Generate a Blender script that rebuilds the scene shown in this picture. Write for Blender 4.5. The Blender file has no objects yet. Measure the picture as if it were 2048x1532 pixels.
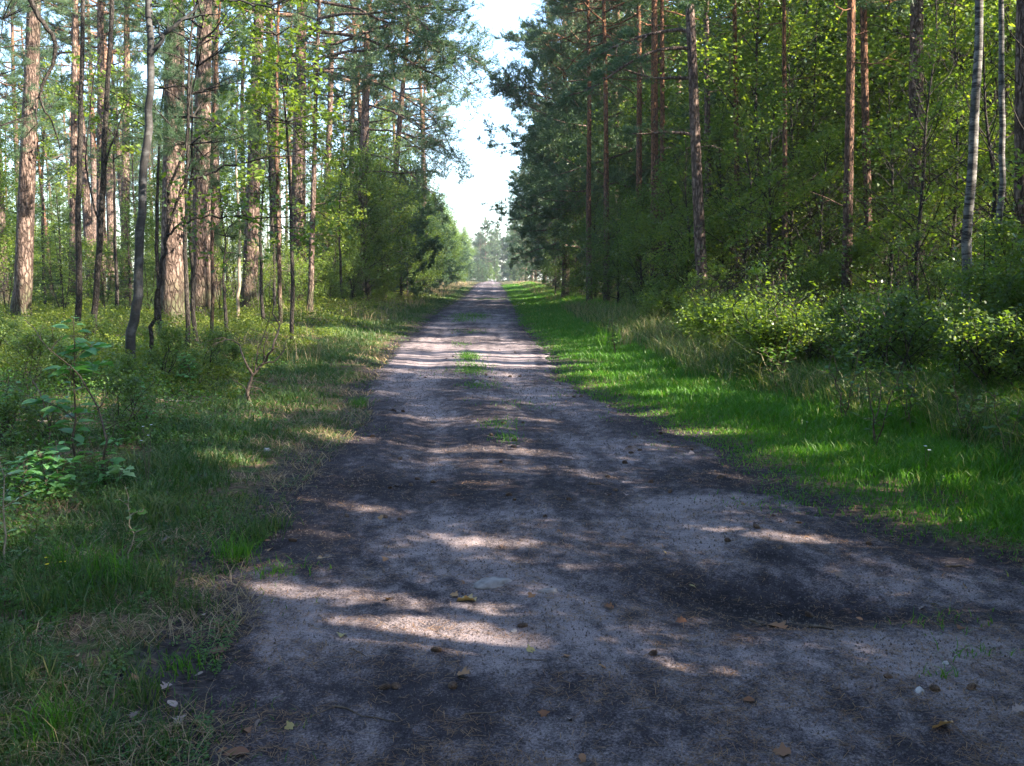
import bpy, math, random
import numpy as np
from math import radians, sin, cos, pi, atan, atan2, sqrt

# ------------------------------------------------------------------ camera, sky, sun, exposure
S = bpy.context.scene
F = 1900.0                       # focal length in photograph pixels (2048 wide)
CAM_H = 1.55
HORIZON, VPX = 552.0, 980.0
PITCH = atan((766 - HORIZON) / F)
YAW = atan((1024 - VPX) / F)     # the camera looks a little right of the road
cam_data = bpy.data.cameras.new('camera')
cam = bpy.data.objects.new('camera', cam_data)
S.collection.objects.link(cam)
cam.location = (0, 0, CAM_H)
cam.rotation_euler = (pi / 2 - PITCH, 0, -YAW)
cam_data.sensor_width = 36
cam_data.lens = F / 2048 * 36
cam_data.clip_start = 0.05
cam_data.clip_end = 3000
S.camera = cam

SUN_EL = radians(33)
SUN_AZ = np.array([1.0, -0.40]); SUN_AZ /= np.linalg.norm(SUN_AZ)   # horizontal direction towards the sun
COT = 1 / math.tan(SUN_EL)
world = bpy.data.worlds.new('World'); S.world = world
world.use_nodes = True
wn = world.node_tree; wn.nodes.clear()
sky = wn.nodes.new('ShaderNodeTexSky'); sky.sky_type = 'NISHITA'; sky.sun_disc = False
sky.sun_elevation = SUN_EL
sky.sun_rotation = atan2(SUN_AZ[0], SUN_AZ[1])
sky.air_density = 1.0; sky.dust_density = 1.0; sky.ozone_density = 3.0
bg = wn.nodes.new('ShaderNodeBackground'); bg.inputs[1].default_value = 0.11
wo = wn.nodes.new('ShaderNodeOutputWorld')
wn.links.new(sky.outputs[0], bg.inputs[0]); wn.links.new(bg.outputs[0], wo.inputs[0])
sd = bpy.data.lights.new('sun', 'SUN'); sd.energy = 5.0; sd.angle = radians(0.5); sd.color = (1.0, 0.88, 0.74)
so = bpy.data.objects.new('sun', sd); S.collection.objects.link(so)
from mathutils import Vector
sdir = Vector((SUN_AZ[0] * cos(SUN_EL), SUN_AZ[1] * cos(SUN_EL), sin(SUN_EL)))
so.rotation_euler = sdir.to_track_quat('Z', 'Y').to_euler()
so.location = (20, -10, 30)
S.view_settings.view_transform = 'Standard'
S.view_settings.look = 'None'
S.view_settings.gamma = 1
S.view_settings.exposure = 2.75
S.cycles.max_bounces = 6; S.cycles.diffuse_bounces = 4; S.cycles.glossy_bounces = 2
S.cycles.transmission_bounces = 3; S.cycles.transparent_max_bounces = 4; S.cycles.volume_bounces = 0
S.cycles.use_denoising = True
S.render.use_persistent_data = False

RNG = np.random.default_rng(7)
COL = S.collection

# ------------------------------------------------------------------ helpers: pixels, noise, terrain
def ray(px, py):
    c = np.array([(px - 1024) / F, (766 - py) / F, -1.0])
    p = pi / 2 - PITCH
    v = np.array([c[0], c[1] * cos(p) - c[2] * sin(p), c[1] * sin(p) + c[2] * cos(p)])
    y = -YAW
    return np.array([v[0] * cos(y) - v[1] * sin(y), v[0] * sin(y) + v[1] * cos(y), v[2]])

def gp(px, py, z=0.0):
    r = ray(px, py); t = (z - CAM_H) / r[2]
    return np.array([r[0] * t, r[1] * t])

def at(px, py, D):               # the point on the pixel's ray at world distance D along y
    r = ray(px, py); t = D / r[1]
    return np.array([r[0] * t, D, CAM_H + r[2] * t])

def hsh(i, j, s):
    n = (i.astype(np.int64) * 374761393 + j.astype(np.int64) * 668265263 + s * 1442695041) & 0x7fffffff
    n = (n ^ (n >> 13)) * 1274126177 & 0x7fffffff
    n = n ^ (n >> 16)
    return (n & 0xffff) / 65535.0

def vn(x, y, s=0):
    x = np.asarray(x, float); y = np.asarray(y, float)
    i = np.floor(x); j = np.floor(y); fx = x - i; fy = y - j
    fx = fx * fx * (3 - 2 * fx); fy = fy * fy * (3 - 2 * fy)
    i = i.astype(np.int64); j = j.astype(np.int64)
    a = hsh(i, j, s); b = hsh(i + 1, j, s); c = hsh(i, j + 1, s); d = hsh(i + 1, j + 1, s)
    return (a * (1 - fx) + b * fx) * (1 - fy) + (c * (1 - fx) + d * fx) * fy

def fbm(x, y, s=0, o=4):
    v = 0; a = 0.5; t = 0
    for k in range(o):
        v = v + a * vn(x * 2 ** k, y * 2 ** k, s + k * 17); t += a; a *= 0.5
    return v / t

def sst(x, a, b):
    t = np.clip((x - a) / (b - a), 0, 1); return t * t * (3 - 2 * t)

LE = [(400, 1640), (418, 1532), (440, 1350), (500, 1210), (455, 1150), (560, 1060), (590, 1000), (640, 930), (700, 880), (740, 840), (728, 800), (758, 745), (790, 700), (815, 680), (850, 650), (885, 620), (915, 602), (938, 586), (958, 572), (966, 562)]
RE = [(3400, 1640), (2900, 1400), (2450, 1250), (2120, 1150), (1760, 1085), (1520, 985), (1440, 910), (1370, 880), (1215, 812), (1110, 765), (1100, 715), (1065, 680), (1040, 650), (1030, 620), (1022, 602), (1012, 586), (1000, 572), (994, 562)]
lep = np.array([gp(*p) for p in LE]); rep = np.array([gp(*p) for p in RE])
lep = np.vstack([[-1.0, -12], [-0.9, 1.5], lep, [-2.6, 330]]); rep = np.vstack([[3.2, -12], [3.1, 1.5], rep, [2.0, 330]])
def xl(y): return np.interp(y, lep[:, 1], lep[:, 0])
def xr(y): return np.interp(y, rep[:, 1], rep[:, 0])

PUD = gp(1640, 1190)
def terrain(x, y):
    x = np.asarray(x, float); y = np.asarray(y, float)
    l = xl(y); r = xr(y)
    z = 0.24 * sst(-x, 2.6, 7.0) + 0.14 * sst(x - r, 1.2, 4.5)
    out = np.maximum(l - x, x - r)
    z = z + 0.045 * sst(out, 0.0, 0.5)
    z = z + (fbm(x * 0.6, y * 0.6, 3) - 0.5) * 0.22 * sst(out, 0.3, 3.0)
    z = z + (vn(x * 1.7, y * 0.45, 9) - 0.5) * 0.03
    z = z + (vn(x * 4.1, y * 1.2, 19) - 0.5) * 0.012
    c = (l + r) / 2
    for o in (-0.78, 0.72):
        z = z - 0.028 * np.exp(-((x - c - o) / 0.26) ** 2) * sst(y, 4, 9) * (1 - 0.6 * sst(y, 11, 16))
    z = z - 0.11 * np.exp(-(((x - PUD[0]) / 0.75) ** 2 + ((y - PUD[1]) / 0.33) ** 2))
    z = z + 0.35 * np.exp(-((y - 150) / 55) ** 2) - 0.12 * np.exp(-((y - 75) / 20) ** 2)
    return z

def tz(x, y): return float(terrain(np.array([x]), np.array([y]))[0])

def gpt(px, py):
    z = 0.0
    for _ in range(6):
        g = gp(px, py, z); z = tz(*g)
    return np.array([g[0], g[1], z])

# ------------------------------------------------------------------ helpers: meshes
def mesh_np(name, V, faces, mat, smooth=False, rnd=None, extra=None):
    """faces: list of int arrays (m,k)"""
    me = bpy.data.meshes.new(name)
    V = np.ascontiguousarray(V, dtype=np.float32).reshape(-1, 3)
    me.vertices.add(len(V)); me.vertices.foreach_set('co', V.ravel())
    faces = [f for f in faces if len(f)]
    nl = sum(f.size for f in faces); npoly = sum(len(f) for f in faces)
    me.loops.add(nl); me.polygons.add(npoly)
    me.loops.foreach_set('vertex_index', np.concatenate([f.ravel() for f in faces]).astype(np.int32))
    tot = np.concatenate([np.full(len(f), f.shape[1]) for f in faces]).astype(np.int32)
    st = np.concatenate([[0], np.cumsum(tot)[:-1]]).astype(np.int32)
    me.polygons.foreach_set('loop_start', st); me.polygons.foreach_set('loop_total', tot)
    if smooth: me.polygons.foreach_set('use_smooth', np.ones(npoly, dtype=bool))
    if rnd is not None:
        a = me.attributes.new('rnd', 'FLOAT', 'FACE'); a.data.foreach_set('value', np.asarray(rnd, dtype=np.float32))
    for k, arr in (extra or {}).items():
        a = me.attributes.new(k, 'FLOAT', 'POINT'); a.data.foreach_set('value', np.asarray(arr, dtype=np.float32))
    me.update(calc_edges=True)
    if mat is not None: me.materials.append(mat)
    return me

def link(name, me, parent=None, loc=None):
    o = bpy.data.objects.new(name, me); COL.objects.link(o)
    if parent is not None: o.parent = parent
    if loc is not None: o.location = loc
    return o

def tag(o, label=None, cat=None, group=None, kind=None):
    if label: o['label'] = label
    if cat: o['category'] = cat
    if group: o['group'] = group
    if kind: o['kind'] = kind
    return o

def empty(name, loc, label, cat, group=None, rz=0, sc=1, tilt=(0, 0)):
    o = bpy.data.objects.new(name, None); COL.objects.link(o)
    o.empty_display_size = 0.2
    o.location = loc; o.rotation_euler = (tilt[0], tilt[1], rz); o.scale = (sc, sc, sc)
    return tag(o, label, cat, group)

def nrm(v): return v / (np.linalg.norm(v) + 1e-9)
def nrmr(v): return v / (np.linalg.norm(v, axis=-1, keepdims=True) + 1e-9)

class Wood:
    def __init__(s): s.V = []; s.Fc = []; s.n = 0; s.K = []
    def tube(s, pts, rad, k=5, rough=0.0, rng=None):
        pts = np.asarray(pts, float); n = len(pts)
        t = np.gradient(pts, axis=0); t = nrmr(t)
        m = nrm(pts[-1] - pts[0])
        ref = np.array([1., 0, 0]) if abs(m[0]) < 0.7 else np.array([0, 1., 0])
        u = nrmr(np.cross(t, ref)); v = np.cross(t, u)
        a = np.arange(k) * 2 * pi / k
        R = np.asarray(rad, float)[:, None] * np.ones((n, k))
        if rough: R = R * (1 + rough * (rng.random((n, k)) - 0.5))
        ring = pts[:, None, :] + R[..., None] * (np.cos(a)[None, :, None] * u[:, None, :] + np.sin(a)[None, :, None] * v[:, None, :])
        s.V.append(ring.reshape(-1, 3))
        i = np.arange(n - 1)[:, None] * k; j = np.arange(k)[None, :]; j2 = (j + 1) % k
        f = np.stack([i + j, i + j2, i + k + j2, i + k + j], -1).reshape(-1, 4) + s.n
        s.Fc.append(f); s.n += n * k; s.K.append(np.full(len(f), k))
    def mesh(s, name, mat):
        return mesh_np(name, np.vstack(s.V), [np.vstack(s.Fc)], mat, smooth=True)

# leaf arrays have shape (n,k,3): k=4 folded leaf, k=3 needle
def leaves(C, size, rng, up=0.6, asp=0.6, out=None):
    n = len(C)
    nn = rng.normal(0, 1, (n, 3)) * 0.75; nn[:, 2] = np.abs(nn[:, 2]) + up; nn = nrmr(nn)
    d = rng.normal(0, 1, (n, 3)); d[:, 2] -= 0.5
    d = nrmr(d - nn * (d * nn).sum(1, keepdims=True)); w = np.cross(nn, d)
    s = size * (0.6 + 0.8 * rng.random(n)); s = s[:, None]
    fold = nn * s * (0.12 * rng.random((n, 1)))
    return np.stack([C - d * s * 0.5, C - d * s * 0.02 + w * s * asp * 0.5 + fold, C + d * s * 0.5, C - d * s * 0.02 - w * s * asp * 0.5 + fold], 1)

def needles(P, A, L, wd, rng, per=9, spread=0.8):
    n = len(P); P = np.repeat(P, per, 0); A = np.repeat(A, per, 0)
    d = nrmr(A * 0.75 + rng.normal(0, spread, P.shape) * 0.8 + np.array([0, 0, 0.12]))
    w = nrmr(np.cross(d, rng.normal(0, 1, P.shape)))
    l = (L * (0.7 + 0.6 * rng.random(len(P))))[:, None]
    b = P + A * (rng.random((len(P), 1)) - 0.5) * L * 1.2
    return np.stack([b - w * wd * 0.5, b + w * wd * 0.5, b + d * l], 1)

def crown_mesh(name, Lf, mat, rnd):
    n, k, _ = Lf.shape
    f = np.arange(n * k).reshape(n, k)
    return mesh_np(name, Lf.reshape(-1, 3), [f], mat, rnd=rnd)

def grow(W, T, p, d, L, r, lev, P, rng):
    n = P['seg'][lev]; pts = [p]; ds = [d]
    for i in range(n):
        d = nrm(d + rng.normal(0, P['wob'][lev], 3) + np.array([0, 0, P['trop'][lev]]) / n * (1 + i / n * P.get('curl', 0)))
        p = p + d * L / n; pts.append(p); ds.append(d)
    pts = np.array(pts)
    W.tube(pts, np.linspace(r, r * P['tip'], n + 1), P['k'][lev])
    last = lev == len(P['seg']) - 1
    if last:
        for i in range(n): T.append((pts[i], pts[i + 1]))
        return pts
    if P.get('own', 1): T.append((pts[-2], pts[-1]))
    nc = max(2, int(round(P['den'][lev] * L * (0.8 + 0.4 * rng.random()))))
    for c in range(nc):
        t = P['st'][lev] + (1 - P['st'][lev]) * (c + rng.random()) / nc
        x = t * n; i = min(int(x), n - 1); q = pts[i] + (pts[i + 1] - pts[i]) * (x - i); dd = ds[i + 1]
        side = nrm(np.cross(dd, np.array([0, 0, 1.0])) + 1e-6)
        upv = np.cross(side, dd)
        ph = rng.random() * 2 * pi if not P['flat'][lev] else ((0 if c % 2 else pi) + rng.normal(0, 0.5))
        o = side * cos(ph) + upv * sin(ph)
        a = P['ang'][lev] * (0.75 + 0.5 * rng.random())
        nd = nrm(dd * cos(a) + o * sin(a))
        grow(W, T, q, nd, L * P['rat'][lev] * (1.15 - 0.6 * t) * (0.7 + 0.6 * rng.random()), max(0.0022, r * (1 - 0.8 * t) * 0.6), lev + 1, P, rng)
    return pts

# ------------------------------------------------------------------ materials
def newmat(name):
    m = bpy.data.materials.new(name); m.use_nodes = True
    nt = m.node_tree; nt.nodes.clear()
    return m, nt, nt.nodes.new, nt.links.new

def ramp(N, stops):
    r = N('ShaderNodeValToRGB'); e = r.color_ramp.elements
    e[0].position, e[0].color = stops[0][0], (*stops[0][1], 1)
    e[1].position, e[1].color = stops[-1][0], (*stops[-1][1], 1)
    for p, c in stops[1:-1]:
        x = e.new(p); x.color = (*c, 1)
    return r

def leaf_mat(name, stops, trans=0.35, tcol=(1.6, 1.9, 0.7), rough=0.45, spec=0.35, tstr=1.0):
    m, nt, N, Lk = newmat(name)
    at_ = N('ShaderNodeAttribute'); at_.attribute_name = 'rnd'
    oi = N('ShaderNodeObjectInfo')
    ad = N('ShaderNodeMath'); ad.operation = 'MULTIPLY_ADD'; ad.inputs[1].default_value = 0.22
    Lk(oi.outputs['Random'], ad.inputs[0])
    sb = N('ShaderNodeMath'); sb.operation = 'MULTIPLY'; sb.inputs[1].default_value = 0.78
    Lk(at_.outputs['Fac'], sb.inputs[0]); Lk(sb.outputs[0], ad.inputs[2])
    r = ramp(N, stops); Lk(ad.outputs[0], r.inputs[0])
    b = N('ShaderNodeBsdfPrincipled'); b.inputs['Roughness'].default_value = rough
    b.inputs['Specular IOR Level'].default_value = spec
    Lk(r.outputs[0], b.inputs['Base Color'])
    tr = N('ShaderNodeBsdfTranslucent')
    mx = N('ShaderNodeMix'); mx.data_type = 'RGBA'; mx.blend_type = 'MULTIPLY'; mx.inputs[0].default_value = 1
    Lk(r.outputs[0], mx.inputs[6]); mx.inputs[7].default_value = (*tcol, 1)
    Lk(mx.outputs[2], tr.inputs[0])
    ms = N('ShaderNodeMixShader'); ms.inputs[0].default_value = trans
    Lk(b.outputs[0], ms.inputs[1]); Lk(tr.outputs[0], ms.inputs[2])
    o = N('ShaderNodeOutputMaterial'); Lk(ms.outputs[0], o.inputs[0])
    return m

def coords(N, Lk, scale, rnd=True):
    tc = N('ShaderNodeTexCoord'); mp = N('ShaderNodeMapping'); mp.inputs['Scale'].default_value = scale
    Lk(tc.outputs['Object'], mp.inputs['Vector'])
    if rnd:
        oi = N('ShaderNodeObjectInfo'); m = N('ShaderNodeMath'); m.operation = 'MULTIPLY'; m.inputs[1].default_value = 37
        Lk(oi.outputs['Random'], m.inputs[0]); Lk(m.outputs[0], mp.inputs['Location'])
    return tc, mp

def bark_mat(name, dark, light, orange=None, zr=(3.0, 8.0), scale=9, zs=0.22, bump=1.0, furrow=0.10):
    m, nt, N, Lk = newmat(name)
    tc, mp = coords(N, Lk, (scale, scale, scale * zs))
    nz = N('ShaderNodeTexNoise'); nz.inputs['Scale'].default_value = 1.2; nz.inputs['Detail'].default_value = 4
    Lk(mp.outputs[0], nz.inputs['Vector'])
    wv = N('ShaderNodeMix'); wv.data_type = 'RGBA'; wv.blend_type = 'LINEAR_LIGHT'; wv.inputs[0].default_value = 0.75
    Lk(mp.outputs[0], wv.inputs[6]); Lk(nz.outputs['Color'], wv.inputs[7])
    vo = N('ShaderNodeTexVoronoi'); vo.feature = 'DISTANCE_TO_EDGE'; vo.inputs['Scale'].default_value = 1.0
    Lk(wv.outputs[2], vo.inputs['Vector'])
    fr = N('ShaderNodeMapRange'); fr.inputs['From Max'].default_value = furrow * 2; Lk(vo.outputs['Distance'], fr.inputs[0])
    n2 = N('ShaderNodeTexNoise'); n2.inputs['Scale'].default_value = 14; n2.inputs['Detail'].default_value = 5
    Lk(tc.outputs['Object'], n2.inputs['Vector'])
    base = ramp(N, [(0.3, dark), (0.75, light)]); Lk(n2.outputs['Fac'], base.inputs[0])
    col = base.outputs[0]
    if orange:
        sp = N('ShaderNodeSeparateXYZ'); Lk(tc.outputs['Object'], sp.inputs[0])
        zz = N('ShaderNodeMapRange'); zz.inputs['From Min'].default_value = zr[0]; zz.inputs['From Max'].default_value = zr[1]
        Lk(sp.outputs['Z'], zz.inputs[0])
        mz = N('ShaderNodeMix'); mz.data_type = 'RGBA'; Lk(zz.outputs[0], mz.inputs[0]); Lk(col, mz.inputs[6])
        ob = ramp(N, [(0.3, tuple(c * 0.6 for c in orange)), (0.7, orange)]); Lk(n2.outputs['Fac'], ob.inputs[0])
        Lk(ob.outputs[0], mz.inputs[7]); col = mz.outputs[2]
    if orange:
        n3 = N('ShaderNodeTexNoise'); n3.inputs['Scale'].default_value = 1.6; n3.inputs['Detail'].default_value = 5; Lk(tc.outputs['Object'], n3.inputs['Vector'])
        zb = N('ShaderNodeMapRange'); zb.inputs['From Min'].default_value = 1.6; zb.inputs['From Max'].default_value = -0.6; Lk(sp.outputs['Z'], zb.inputs[0])
        am = N('ShaderNodeMath'); am.operation = 'MULTIPLY_ADD'; am.inputs[1].default_value = 1.0; Lk(n3.outputs['Fac'], am.inputs[0]); Lk(zb.outputs[0], am.inputs[2])
        mr_ = ramp(N, [(0.62, (0, 0, 0)), (0.85, (1, 1, 1))]); Lk(am.outputs[0], mr_.inputs[0])
        mm = N('ShaderNodeMix'); mm.data_type = 'RGBA'; Lk(mr_.outputs[0], mm.inputs[0]); Lk(col, mm.inputs[6]); mm.inputs[7].default_value = (0.085, 0.085, 0.05, 1); col = mm.outputs[2]
    mf = N('ShaderNodeMix'); mf.data_type = 'RGBA'; Lk(fr.outputs[0], mf.inputs[0])
    mf.inputs[6].default_value = (*[c * 0.6 for c in dark], 1); Lk(col, mf.inputs[7])
    b = N('ShaderNodeBsdfPrincipled'); b.inputs['Roughness'].default_value = 0.9; b.inputs['Specular IOR Level'].default_value = 0.15
    Lk(mf.outputs[2], b.inputs['Base Color'])
    hm = N('ShaderNodeMath'); hm.operation = 'MULTIPLY_ADD'; hm.inputs[1].default_value = 0.3
    Lk(n2.outputs['Fac'], hm.inputs[0]); Lk(fr.outputs[0], hm.inputs[2])
    bp = N('ShaderNodeBump'); bp.inputs['Strength'].default_value = bump; bp.inputs['Distance'].default_value = 0.03
    Lk(hm.outputs[0], bp.inputs['Height']); Lk(bp.outputs[0], b.inputs['Normal'])
    o = N('ShaderNodeOutputMaterial'); Lk(b.outputs[0], o.inputs[0])
    return m

def birch_mat(name, lo, hi, mark, thr=0.56, zs=17):
    m, nt, N, Lk = newmat(name)
    tc, mp = coords(N, Lk, (3.2, 3.2, zs))
    nz = N('ShaderNodeTexNoise'); nz.inputs['Scale'].default_value = 1.0; nz.inputs['Detail'].default_value = 7; nz.inputs['Roughness'].default_value = 0.8
    Lk(mp.outputs[0], nz.inputs['Vector'])
    st = ramp(N, [(thr - 0.05, (0, 0, 0)), (thr + 0.02, (1, 1, 1))]); Lk(nz.outputs['Fac'], st.inputs[0])
    n2 = N('ShaderNodeTexNoise'); n2.inputs['Scale'].default_value = 9; n2.inputs['Detail'].default_value = 4; Lk(tc.outputs['Object'], n2.inputs['Vector'])
    base = ramp(N, [(0.35, lo), (0.65, hi)]); Lk(n2.outputs['Fac'], base.inputs[0])
    mx = N('ShaderNodeMix'); mx.data_type = 'RGBA'; Lk(st.outputs[0], mx.inputs[0]); Lk(base.outputs[0], mx.inputs[6]); mx.inputs[7].default_value = (*mark, 1)
    b = N('ShaderNodeBsdfPrincipled'); b.inputs['Roughness'].default_value = 0.8; b.inputs['Specular IOR Level'].default_value = 0.2
    Lk(mx.outputs[2], b.inputs['Base Color'])
    bp = N('ShaderNodeBump'); bp.inputs['Strength'].default_value = 0.6; bp.inputs['Distance'].default_value = 0.012
    bp.invert = True
    Lk(nz.outputs['Fac'], bp.inputs['Height']); Lk(bp.outputs[0], b.inputs['Normal'])
    o = N('ShaderNodeOutputMaterial'); Lk(b.outputs[0], o.inputs[0])
    return m

def plain_mat(name, a, b_, scale=30, rough=0.8, spec=0.2, bump=0.3):
    m, nt, N, Lk = newmat(name)
    tc, mp = coords(N, Lk, (scale,) * 3)
    nz = N('ShaderNodeTexNoise'); nz.inputs['Scale'].default_value = 1; nz.inputs['Detail'].default_value = 4; Lk(mp.outputs[0], nz.inputs['Vector'])
    r = ramp(N, [(0.3, a), (0.7, b_)]); Lk(nz.outputs['Fac'], r.inputs[0])
    b = N('ShaderNodeBsdfPrincipled'); b.inputs['Roughness'].default_value = rough; b.inputs['Specular IOR Level'].default_value = spec
    Lk(r.outputs[0], b.inputs['Base Color'])
    bp = N('ShaderNodeBump'); bp.inputs['Strength'].default_value = bump; bp.inputs['Distance'].default_value = 0.004
    Lk(nz.outputs['Fac'], bp.inputs['Height']); Lk(bp.outputs[0], b.inputs['Normal'])
    o = N('ShaderNodeOutputMaterial'); Lk(b.outputs[0], o.inputs[0])
    return m

M = {}
M['pine_needle'] = leaf_mat('pine_needle', [(0, (0.038, 0.078, 0.045)), (0.5, (0.066, 0.125, 0.062)), (0.85, (0.12, 0.17, 0.06)), (1, (0.22, 0.17, 0.06))], trans=0.22, tcol=(1.5, 1.6, 0.7), rough=0.5)
M['spruce_needle'] = leaf_mat('spruce_needle', [(0, (0.035, 0.07, 0.02)), (0.6, (0.07, 0.13, 0.03)), (1, (0.13, 0.20, 0.04))], trans=0.25, rough=0.5)
M['leaf'] = leaf_mat('broad_leaf', [(0, (0.038, 0.074, 0.030)), (0.5, (0.078, 0.135, 0.042)), (0.93, (0.17, 0.21, 0.05)), (0.97, (0.30, 0.24, 0.03)), (1, (0.35, 0.2, 0.04))], trans=0.44, tcol=(2.5, 2.4, 0.5), rough=0.45, spec=0.4)
M['oak_leaf'] = leaf_mat('oak_leaf', [(0, (0.07, 0.12, 0.025)), (0.6, (0.15, 0.22, 0.045)), (1, (0.28, 0.30, 0.06))], trans=0.42, tcol=(2.0, 2.0, 0.5), rough=0.38, spec=0.5)
M['grass'] = leaf_mat('grass_blade', [(0, (0.035, 0.105, 0.012)), (0.6, (0.07, 0.18, 0.018)), (0.9, (0.14, 0.23, 0.035)), (1, (0.33, 0.29, 0.12))], trans=0.40, tcol=(1.5, 1.9, 0.4), rough=0.45)
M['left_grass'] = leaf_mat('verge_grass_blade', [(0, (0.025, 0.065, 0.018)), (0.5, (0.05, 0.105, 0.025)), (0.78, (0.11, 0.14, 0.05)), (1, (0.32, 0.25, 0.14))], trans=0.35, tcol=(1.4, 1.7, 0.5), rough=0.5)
M['straw'] = leaf_mat('dry_straw', [(0, (0.16, 0.11, 0.055)), (0.5, (0.30, 0.22, 0.12)), (1, (0.45, 0.36, 0.22))], trans=0.25, tcol=(1.2, 1.2, 0.9), rough=0.6)
M['bilberry'] = leaf_mat('bilberry_leaf', [(0, (0.055, 0.10, 0.018)), (0.55, (0.13, 0.18, 0.03)), (0.9, (0.26, 0.27, 0.05)), (1, (0.33, 0.19, 0.06))], trans=0.42, tcol=(1.7, 1.7, 0.45), rough=0.45)
M['herb'] = leaf_mat('herb_leaf', [(0, (0.035, 0.085, 0.02)), (0.6, (0.07, 0.15, 0.03)), (1, (0.15, 0.20, 0.04))], trans=0.38, tcol=(1.7, 2.0, 0.5), rough=0.45)
M['litter'] = leaf_mat('litter', [(0, (0.06, 0.035, 0.02)), (0.5, (0.17, 0.09, 0.045)), (1, (0.33, 0.2, 0.10))], trans=0.1, tcol=(1, 1, 0.8), rough=0.7)
M['pine_bark'] = bark_mat('pine_bark', (0.095, 0.066, 0.052), (0.30, 0.215, 0.175), orange=(0.34, 0.17, 0.09), zr=(9, 15), scale=11, zs=0.28, bump=1.0)
M['pine_bark_slim'] = bark_mat('slim_pine_bark', (0.085, 0.055, 0.042), (0.24, 0.16, 0.12), orange=(0.31, 0.145, 0.075), zr=(2.5, 7), scale=18, zs=0.3, bump=0.8)
M['dark_bark'] = bark_mat('dark_bark', (0.035, 0.031, 0.027), (0.095, 0.08, 0.066), scale=22, zs=0.35, bump=0.6)
M['alder_bark'] = birch_mat('lichen_bark', (0.035, 0.034, 0.032), (0.12, 0.118, 0.112), (0.05, 0.047, 0.043), thr=0.50, zs=6)
M['birch_bark'] = birch_mat('birch_bark', (0.08, 0.077, 0.07), (0.22, 0.21, 0.19), (0.035, 0.032, 0.03), thr=0.53)
M['dead_wood'] = plain_mat('dead_wood', (0.22, 0.17, 0.12), (0.42, 0.34, 0.25), 12)
M['twig'] = plain_mat('twig', (0.06, 0.045, 0.035), (0.16, 0.12, 0.09), 30)

# ------------------------------------------------------------------ where the sun gets through the canopy
# a canopy opening is kept wherever a leaf's shadow would fall on one of these sunlit ground patches
GX0, GY0, GC = -60.0, -15.0, 0.08
GW, GH = 1100, 2600
LIT = np.zeros((GH, GW), np.float32); NAR = np.zeros((GH, GW), np.float32)
gyy, gxx = np.meshgrid(GY0 + GC * (np.arange(GH) + 0.5), GX0 + GC * (np.arange(GW) + 0.5), indexing='ij')
def seg_patch(p0, p1, hw0, val=1.0, shift=0.0):
    """pixel stripe p0..p1, half thickness hw0 pixels"""
    a = gp(*p0); b = gp(*p1)
    m = ((p0[0] + p1[0]) / 2, (p0[1] + p1[1]) / 2)
    hw = abs(gp(m[0], m[1] - hw0)[1] - gp(m[0], m[1] + hw0)[1]) / 2
    d = b - a; L2 = (d * d).sum() + 1e-9
    t = np.clip(((gxx - a[0]) * d[0] + (gyy - a[1]) * d[1]) / L2, 0, 1)
    dist = np.hypot(gxx - a[0] - t * d[0], gyy - a[1] - t * d[1])
    taper = 0.35 + 0.65 * np.sqrt(np.clip(4 * t * (1 - t), 0, 1))
    w = (hw * 1.25 + 0.02) * taper
    LIT[:] = np.maximum(LIT, val * (dist < w))
    if hw0 < 13 or p0[1] > 1240: NAR[:] = np.maximum(NAR, val * (dist < w))
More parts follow.
